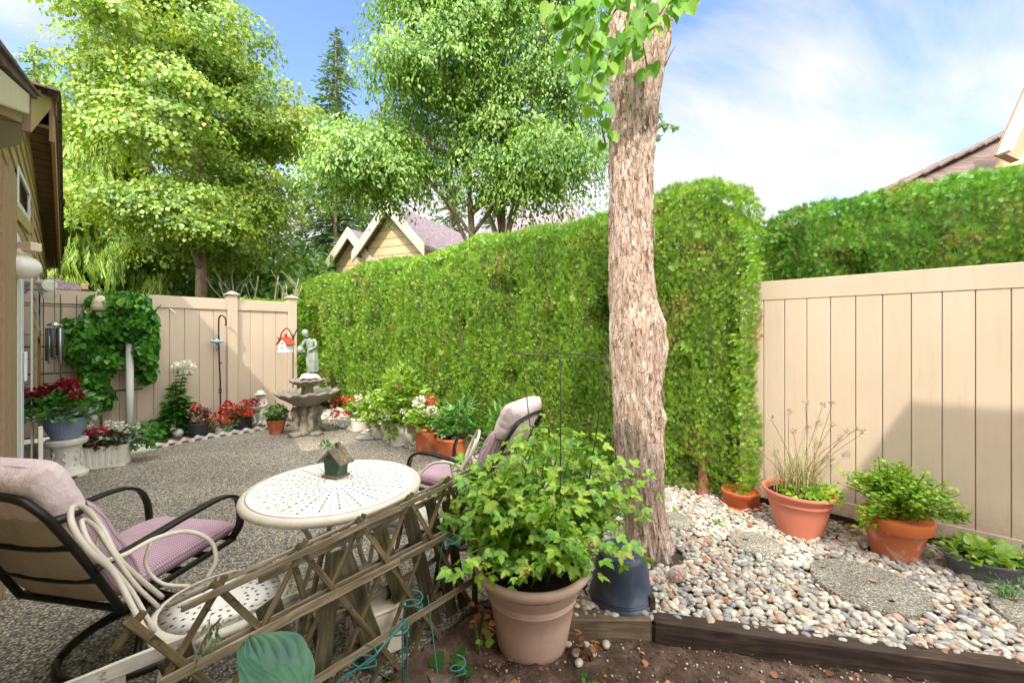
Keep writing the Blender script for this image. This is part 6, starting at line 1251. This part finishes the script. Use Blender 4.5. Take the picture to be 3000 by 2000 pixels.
def scroll_chair(label, loc, facing, arm=1, both=False):
    """local +y is the way the chair faces, seat centre at the origin"""
    t = thing('scroll_chair', label, 'chair', loc, math.atan2(facing[1], facing[0])-pi/2, 'cream metal scroll chairs'); SZ = .452
    s = MB().lathe([(.0001, SZ+.004), (.10, SZ+.001), (.2, SZ)], 64).build('seat', M['perf'], t, smooth=True)
    MB().lathe([(.197, SZ-.0015), (.208, SZ+.0005), (.22, SZ-.004), (.228, SZ-.012), (.228, SZ-.022), (.22, SZ-.028), (.21, SZ-.02), (.197, SZ-.01), (.197, SZ-.0015)], 72).build('seat_rim', M['creamtube'], s, smooth=True)
    for sx in (-1, 1):
        for sy in (-1, 1): MB().tube(curve([(sx*.15, sy*.16, SZ-.02), (sx*.17, sy*.18, .3), (sx*.19, sy*.2, .12), (sx*.22, sy*.23, .008)], 5), .0115, 10).build('leg', M['creamtube'], t, smooth=True)
    # back: a tall outer loop with two inner scrolls
    m = MB(); bk = lambda x, z: (x, -.20-.20*((z-SZ)/.43), z)
    m.tube(curve([bk(-.17, SZ-.01), bk(-.10, SZ+.12), bk(-.055, SZ+.24), bk(-.10, SZ+.34), bk(-.085, SZ+.43), bk(0, SZ+.465), bk(.085, SZ+.43), bk(.10, SZ+.34), bk(.055, SZ+.24), bk(.10, SZ+.12), bk(.17, SZ-.01)], 8), .0088, 10)
    m.tube(curve([bk(-.08, SZ), bk(-.03, SZ+.14), bk(-.045, SZ+.27), bk(-.06, SZ+.36), bk(0, SZ+.415), bk(.06, SZ+.36), bk(.045, SZ+.27), bk(.03, SZ+.14), bk(.08, SZ)], 8), .0072, 10)
    m.build('backrest', M['creamtube'], t, smooth=True)
    for a in ((1, -1) if both else (arm,)):
        m = MB(); m.tube(curve([bk(a*.07, SZ+.34), (a*.08, -.37, SZ+.24), (a*.15, -.31, SZ+.205), (a*.22, -.22, SZ+.215), (a*.27, -.12, SZ+.195), (a*.272, -.04, SZ+.13), (a*.24, -.02, SZ+.05), (a*.222, -.05, SZ-.005)], 8), .0088, 10)
        m.tube(curve([(a*.21, -.235, SZ+.21), (a*.215, -.25, SZ+.12), (a*.20, -.2, SZ+.035), (a*.18, -.11, SZ+.0)], 7), .0068, 10); m.build('armrest', M['creamtube'], t, smooth=True)
    return t
scroll_chair('cream scroll chair with pierced round seat nearest the camera', (-1.15, 1.63, 0), (.8, .6), arm=-1)
scroll_chair('cream scroll chair partly hidden behind the lattice, next to the pink patio chair', (-.61, 2.42, 0), (-.98, -.12), arm=1)

def cushion_mesh(name, a, b, c, mat, parent, mtx, n=26, tuft=(), puff=.0, seed=0):
    """rounded cushion: half sizes a, b, c"""
    V_, F_ = [], []; m_ = n+1
    for s_ in (1, -1):
        for j in range(m_):
            for i in range(m_):
                x, y = -1+2*i/n, -1+2*j/n; e = max(0, 1-abs(x)**5)**.45*max(0, 1-abs(y)**5)**.45; z = c*e*(1+puff*(1-x*x)*(1-y*y)); z += .004*noise.noise((x*4+seed, y*4, s_*3))*e
                for tx, ty, tr_, td in tuft: z -= td*math.exp(-(((x-tx)/tr_)**2+((y-ty)/tr_)**2))
                k = 1-.02*noise.noise((x*3, y*3, seed)); V_.append((a*x*k, b*y*k, s_*z))
    o_ = m_*m_
    for j in range(n):
        for i in range(n):
            q_ = (j*m_+i, j*m_+i+1, (j+1)*m_+i+1, (j+1)*m_+i); F_.append(q_); F_.append(tuple(o_+w for w in q_[::-1]))
    o = mesh_np(name, V_, F_, mat=mat, parent=parent, smooth=True); o.matrix_local = mtx
    bm = bmesh.new(); bm.from_mesh(o.data); bmesh.ops.remove_doubles(bm, verts=bm.verts, dist=1e-4); bm.to_mesh(o.data); bm.free(); o.data.polygons.foreach_set('use_smooth', [True]*len(o.data.polygons))
    pts = []
    for k in range(65):
        th = 2*pi*k/64; c_, s_ = cos(th), sin(th); e_ = (abs(c_)**9+abs(s_)**9)**(-1/9); pts.append((a*c_*e_*.975, b*s_*e_*.975, 0))
    MB().tube(pts, .005, 6, False).build('piping', mat, o, smooth=True); return o
def swivel_chair(label, loc, facing, frame='black'):
    t = thing('swivel_patio_chair', label, 'chair', loc, math.atan2(facing[1], facing[0])-pi/2, 'cushioned swivel patio chairs'); fm = M[frame]; W = .265
    # base: two curved runners on a ring, post and spring
    b = MB(); b.tube([(.30*cos(2*pi*k/40), .04+.30*sin(2*pi*k/40), .018) for k in range(41)], .016, 10, False).build('base_ring', fm, t, smooth=True)
    for k in range(4):
        a = pi/4+k*pi/2; MB().tube(curve([(.30*cos(a), .04+.30*sin(a), .02), (.22*cos(a), .04+.22*sin(a), .10), (.09*cos(a), .04+.09*sin(a), .17), (.02*cos(a), .04+.02*sin(a), .22)], 6), .015, 10).build('base_arm', fm, t, smooth=True)
    MB().tube([(0, .04, .18), (0, .04, .33)], .034, 16).build('post', fm, t, smooth=True); MB().box(-.09, .09, -.05, .13, .325, .35).build('mount', fm, t, bevel=.004)
    sf = MB()
    for a, b_ in (((-W, -.27, .37), (W, -.27, .37)), ((-W, .29, .385), (W, .29, .385)), ((-W, -.27, .37), (-W, .29, .385)), ((W, -.27, .37), (W, .29, .385))): sf.tube([a, b_], .014, 8)
    for y in (-.13, 0, .14): sf.beam((-W, y, .372), (W, y, .372), .05, .006)
    sf.build('seat_frame', fm, t, smooth=False, auto=40)
    bk = lambda x, z: (x, -.27-.25*((z-.37)/.56)-.03*((z-.37)/.56)**2, z)
    bf = MB(); bf.tube(curve([bk(-W, .36), bk(-W, .60), bk(-W, .80), bk(-W*.93, .88), bk(-W*.72, .925), bk(0, .935), bk(W*.72, .925), bk(W*.93, .88), bk(W, .80), bk(W, .60), bk(W, .36)], 7), .0145, 10)
    bf.build('back_frame', fm, t, smooth=True)
    for z in (.53, .70): 
        p = [Vector(bk(-W, z)), Vector(bk(-W*.5, z-.012))+Vector((0, -.012, 0)), Vector(bk(0, z-.016))+Vector((0, -.016, 0)), Vector(bk(W*.5, z-.012))+Vector((0, -.012, 0)), Vector(bk(W, z))]; MB().tube(curve(p, 5), .0115, 8).build('back_bar', fm, t, smooth=True)
    for s_ in (-1, 1):
        arm = MB(); c = curve([bk(s_*(W+.005), .585), (s_*(W+.045), -.22, .625), (s_*(W+.055), -.02, .655), (s_*(W+.055), .15, .665), (s_*(W+.05), .245, .63), (s_*(W+.04), .285, .55), (s_*(W+.03), .29, .46), (s_*(W+.0), .27, .39)], 8)
        for p0, p1 in zip(c[:-1], c[1:]):
            pass
        k = len(c); V_ = []
        for i, p in enumerate(c):
            d = (c[min(i+1, k-1)]-c[max(i-1, 0)]).normalized(); side = Vector((1, 0, 0)); up = side.cross(d).normalized() 
            for a_, b_ in ((-.021, -.008), (.021, -.008), (.021, .008), (-.021, .008)): V_.append(tuple(p+side*a_+up*b_))
        F_ = [(i*4+j, i*4+(j+1) % 4, (i+1)*4+(j+1) % 4, (i+1)*4+j) for i in range(k-1) for j in range(4)]+[(0, 1, 2, 3), tuple((k-1)*4+j for j in (3, 2, 1, 0))]
        o = mesh_np('armrest', V_, F_, mat=fm, parent=t); bv = o.modifiers.new('bevel', 'BEVEL'); bv.width = .004; bv.segments = 2; bv.limit_method = 'ANGLE'; bv.angle_limit = R(50)
    seat = cushion_mesh('seat_cushion', .262, .285, .052, M['cushion'], t, Matrix.Translation((0, .035, .432)) @ Matrix.Rotation(R(2), 4, 'X'), seed=1)
    ang = math.atan2(.26, .56); mt = Matrix.Translation((0, -.315, .60)) @ Matrix.Rotation(R(90)+ang*1.0, 4, 'X')
    cushion_mesh('back_cushion', .268, .25, .075, M['cushion'], t, Matrix.Translation((0, -.295, .62)) @ Matrix.Rotation(R(90)+ang, 4, 'X'), seed=2, puff=.15)
    cushion_mesh('head_cushion', .272, .12, .074, M['cloth'], t, Matrix.Translation((0, -.455, .915)) @ Matrix.Rotation(R(90)+ang, 4, 'X'), seed=3, tuft=((-.1, .0, .12, .02), (.55, .2, .12, .02)))
    cushion_mesh('cushion_back_cloth', .238, .27, .035, M['clothback'], t, Matrix.Translation((0, -.372, .635)) @ Matrix.Rotation(R(90)+ang, 4, 'X'), seed=4)
    m = MB(); m.tube(curve([bk(W-.01, .82), Vector(bk(W-.01, .83))+Vector((.01, .08, .0)), Vector(bk(W-.03, .84))+Vector((-.03, .15, .0))], 4), [.016, .018, .016, .014, .016, .018, .018, .012, .004], 6); m.build('cushion_tie', M['black'], t, smooth=True)
    return t
swivel_chair('black framed swivel chair with faded pink cushions, at the left edge facing away', (-1.83, 2.0, 0), (.17, .985))
swivel_chair('swivel chair with sunlit pink cushions on the far right side of the table', (-.36, 3.12, 0), (-.9, .42), 'bronze')

# ================================================================ expanding lattice fence
LA, LB = Vector((-1.01, 1.245, 0)), Vector((-.19, 2.26, 0)); LD = (LB-LA).normalized(); LN = Vector((-LD.y, LD.x, 0))   # LN points to the patio side
def slat(name, p0, p1, w, th, mat, parent, face=None, org=Vector((0, 0, 0)), jit=True):
    """one board as an object of its own, its grain along its length"""
    p0, p1 = Vector(p0), Vector(p1); L = (p1-p0).length; x = (p1-p0).normalized(); z = Vector(face if face else LN); z = (z-x*z.dot(x)).normalized(); y = z.cross(x); n = max(2, int(L/.05)); V_ = []; sd = random.uniform(0, 99)
    for i in range(n+1):
        for a, b in ((-1, -1), (1, -1), (1, 1), (-1, 1)): V_.append((L*i/n, a*w/2*(1+.10*noise.noise((i*.5, a*3, sd))), b*th/2+.0025*noise.noise((i*.6, sd, b))))
    F_ = [(i*4+k, (i+1)*4+k, (i+1)*4+(k+1) % 4, i*4+(k+1) % 4) for i in range(n) for k in range(4)]+[(0, 1, 2, 3), (n*4+3, n*4+2, n*4+1, n*4)]
    o = mesh_np(name, V_, F_, mat=mat, parent=parent); m = Matrix.Identity(4)
    for i, c in enumerate((x, y, z)): m.col[i][:3] = c
    m.col[3][:3] = p0-org; o.matrix_local = m
    b = o.modifiers.new('bevel', 'BEVEL'); b.width = .0022; b.segments = 1; b.limit_method = 'ANGLE'; return o
def LP(s, z, off=0.0): p = LA+LD*s; return Vector((p.x, p.y, z))+LN*off
t = thing('lattice_fence', 'weathered folding wooden lattice fence between patio and soil', 'lattice', LA); LL = (LB-LA).length
org = LA
# front rails (each double: a strip on both sides of the crossing slats)
for nm, za, zb, w in (('top_rail', .672, .752, .024), ('middle_rail', .475, .485, .034), ('bottom_rail', -.05, -.06, .04)):
    slat(nm, LP(-.05 if nm != 'top_rail' else .0, za, -.014), LP(LL*.62, za+(zb-za)*.6, -.014), w, .010, M['woodg' if nm != 'top_rail' else 'woodg'], t, org=org); slat(nm, LP(LL*.60, za+(zb-za)*.6+.004, -.016), LP(LL+.05, zb, -.014), w*.95, .010, M['woodg'], t, org=org)
    slat(nm, LP(-.03, za+.012, .013), LP(LL+.03, zb+.012, .013), w*.55, .010, M['woodg'], t, org=org)
slat('lower_rail', LP(-.1, .20, -.014), LP(LL+.03, .17, -.014), .036, .009, M['woodg'], t, org=org)
# crossing slats pinned at the top rail
nodes = [-.10, .10, .36, .60, .85, 1.08, 1.30]; zt_of = lambda s: .672+(.752-.672)*s/LL
for i, s in enumerate(nodes):
    z0 = zt_of(s)+.035
    for sg, off in ((1, -.006), (-1, .005)):
        s1 = s+sg*.47; zb_ = -.08
        if s1 > LL+.0: f = (LL+.0-s)/(s1-s); s1 = LL+.0; zb_ = z0+(zb_-z0)*f
        if s1 < -.15: f = (-.15-s)/(s1-s); s1 = -.15; zb_ = z0+(zb_-z0)*f
        slat('slat', LP(s-sg*.02, z0, off), LP(s1, zb_, off), .022, .009, M['wood'], t, org=org)
slat('end_post', LP(LL+.01, -.1, .03), LP(LL+.01, .74, .03), .03, .02, M['wood'], t, org=org); 
# second folded panel leaning right behind, with wide flat slats
t = thing('lattice_fence', 'second folded lattice panel with broad leaning slats just behind the first', 'lattice', LP(0, 0, .1)); org = LP(0, 0, .1)
for s, w, hgt, lean in ((.05, .07, .50, .10), (.32, .07, .52, .10), (.50, .06, .60, -.06), (.62, .075, .56, .12), (.80, .06, .62, .13), (.95, .06, .66, .11), (1.08, .055, .66, .1), (1.18, .05, .62, .08)):
    slat('broad_slat', LP(s+lean, -.03, .06), LP(s-lean*.5, hgt, .075), w*1.25, .008, M['woodfan'], t, org=org)
for z, o_ in ((.62, .10), (.44, .105), (.30, .10), (.12, .105)): slat('rail', LP(.25, z-.02, o_), LP(LL, z+.03, o_), .03, .009, M['woodg'], t, org=org)
for s in (.35, .75, 1.05): slat('rear_slat', LP(s, -.05, .12), LP(s+.16, .66, .12), .024, .008, M['wood'], t, org=org); slat('rear_slat', LP(s+.2, -.05, .132), LP(s+.02, .66, .132), .024, .008, M['wood'], t, org=org)
# white peeling lattice lower left
t = thing('lattice_fence', 'peeling white painted lattice behind the weathered one at bottom left', 'lattice', LP(0, 0, .2)); org = LP(0, 0, .2)
slat('top_rail', LP(-.55, .51, .16), LP(.78, .385, .19), .045, .014, M['woodw'], t, org=org)
for s in (-.42, -.27, -.12, .06, .24, .44, .66): slat('upright', LP(s, -.08, .176), LP(s, .45-.09*s, .178), .045, .012, M['woodw'], t, org=org)
slat('lower_rail', LP(-.55, .22, .165), LP(.5, .22, .18), .04, .012, M['woodw'], t, org=org)
t = thing('low_stool', 'pale low box seen through the lattice under the table', 'box', (-.62, 1.95, 0), R(35)); MB().box(-.08, .08, -.08, .08, .02, .22).build('box', M['cream'], t, bevel=.01); MB().box(-.088, .088, -.088, .088, .222, .238).build('lid', M['cream'], t, bevel=.006)

# ================================================================ foreground bits
hp_ = aty(622, 1542, 1.0); t = thing('hosta_leaf', 'single large blue green hosta leaf at the bottom edge', 'leaf', hp_); V_, F_ = [], []; n = 90
for j in range(n+1):
    f = j/n; y = -.108+.216*f; w = .098*(sin(pi*min(1, f*.985+.015))**.55)*(1.08-.3*f)
    for i in range(n+1):
        q = -1+2*i/n; x = q*w; vein = .0035*abs(sin(pi*(abs(q)*4.0-f*2.2)))**.6-.004*math.exp(-(q/.03)**2)
        z = .026*(abs(q)**1.3)*(w/.1)+.010*sin(f*7+q*3)+vein+.004*noise.noise((x*30, y*30, 2)); V_.append((x, y, z))
F_ = [(j*(n+1)+i, j*(n+1)+i+1, (j+1)*(n+1)+i+1, (j+1)*(n+1)+i) for j in range(n) for i in range(n)]
o = mesh_np('blade', V_, F_, mat=M['hosta'], parent=t, smooth=True); o.rotation_euler = (R(26), R(10), R(68)); o.rotation_mode = 'XYZ'
MB().tube(curve([(-.03, .03, -.03), (-.0, .05, -.25), (.05, .06, -.62), (.05, .05, -1.02)], 5), .005, 6).build('stalk', M['stem'], t, smooth=True)
# green coil plant supports
def coil(pts, c0, r, label, turns=1.3, name='plant_ring_support', pole=None):
    t = thing(name, label, 'plant support', Vector((c0.x, c0.y, -.1)), 0, 'green ring plant supports'); o_ = Vector((c0.x, c0.y, -.1)); m = MB()
    spiral = [c0+Vector((r*cos(a), r*sin(a)*.9, .006*a)) for a in np.linspace(0, 2*pi*turns, 30)]
    tail = [Vector(p) for p in pts]
    m.tube([p-o_ for p in spiral], .0032, 8); m.tube([p-o_ for p in curve([spiral[0]]+tail, 4)], .0032, 8)
    m.build('wire', M['steelgreen'], t, smooth=True); return t
for (px, py, y, r, l, tail) in [(948, 1395, 1.62, .038, 'green wire ring support highest against the lattice', [(928, 1405, 1.62), (925, 1568, 1.62)]), (918, 1462, 1.56, .034, 'green wire ring support in the middle of the group', [(935, 1470, 1.56), (935, 1600, 1.56)]),
                             (838, 1528, 1.48, .04, 'green wire ring support low at left of the group', [(800, 1545, 1.45), (770, 1590, 1.42)]), (1052, 1545, 1.55, .028, 'green wire ring support at the bottom edge beside the big pot', [(1035, 1565, 1.55), (1035, 1640, 1.55)]), (1040, 1256, 1.95, .030, 'green wire ring clipped to the lattice beside the big pot', [(1020, 1240, 1.95), (1005, 1340, 1.93)])]:
    coil([aty(*q) for q in tail], aty(px, py, y), r, l)
t = thing('plant_stake', 'thin green wire stake crossing in front of the lattice', 'plant support', (at(985, 1500, -.1).x, 1.75, -.1)); o_ = t.location.copy()
MB().tube([aty(982, 1365, 1.75)-o_, aty(1008, 1568, 1.62)-o_], .0025, 6).build('wire', M['steelgreen'], t); MB().tube([aty(865, 1500, 1.45)-o_, aty(935, 1420, 1.58)-o_], .0045, 8).build('cross_wire', M['steelgreen'], t); MB().tube([aty(775, 1568, 1.4)-o_, aty(868, 1500, 1.45)-o_], .0045, 8).build('cross_wire', M['steelgreen'], t)
# wilted leaves over the lattice end
wp = aty(485, 1440, 1.28); t = thing('wilted_plant', 'wilted green and tan foliage draped over the left end of the lattice', 'plant', wp); r = np.random.default_rng(4); P, A, N_, S = [], [], [], []
for i in range(60):
    f = r.random(); P.append((.03-.10*f+r.normal()*.012, r.normal()*.015, .03-.16*f+r.normal()*.02)); A.append((r.normal()*.3-.2, r.normal()*.3, -1)); N_.append((r.normal(), -1, .2)); S.append(r.uniform(.02, .045))
scatter('wilted_leaves', *NARROW, P, A, N_, S, leafmat('wilted', [(0, (.06, .2, .07)), (.5, (.3, .42, .25)), (.7, (.6, .52, .36)), (1, (.5, .34, .2))], .2), t); MB().tube(curve([(.03, 0, .03), (-.03, .01, -.06), (-.09, .02, -.35), (-.08, .02, -.9)], 5), .003, 5).build('stem', M['twig'], t, smooth=True)
for i, (px, py, l) in enumerate([(985, 1548, 'pair of broad green leaves at the bottom edge below the lattice'), (1055, 1530, 'upright broad green leaf beside the lower ring support'), (905, 1560, 'small broad leaf at the bottom edge left of centre')]):
    p = at(px, py, -.06); t = thing('hosta_shoot', l, 'plant', (p.x, p.y, -.1)); foliage(t, 'foliage', HEART, 5, (0, 0, .05), (.035, .03, .03), .085, 'mid', .8, 130+i, stems=3)
p = at(1100, 1440, -.1); t = thing('dry_seedling', 'yellowing seedling with orange leaves between lattice and big pot', 'plant', (-.16, 2.02, -.1)); foliage(t, 'foliage', JAG, 14, (0, 0, .2), (.05, .04, .09), .06, 'litter', -.2, 141, stems=4); foliage(t, 'green_leaves', LEAF, 8, (.02, 0, .1), (.03, .03, .06), .045, 'lime', .2, 142)
t = thing('dry_seedling', 'brown dead weed standing on the soil right of the big pot', 'plant', (.37, 2.0, -.1)); foliage(t, 'foliage', JAG, 16, (0, 0, .09), (.05, .03, .07), .045, 'litter', -.2, 143, stems=6, stem_mat='twig')
t = thing('garden_hose_tie', 'pale thin cord running from hook to fence top by the vine', 'cord', aty(370, 705, 6.1)); MB().tube(curve([(0, 0, .02), (.12, 0, -.02), (.22, 0, -.09)], 4), .006, 6).build('cord', M['pole'], t)
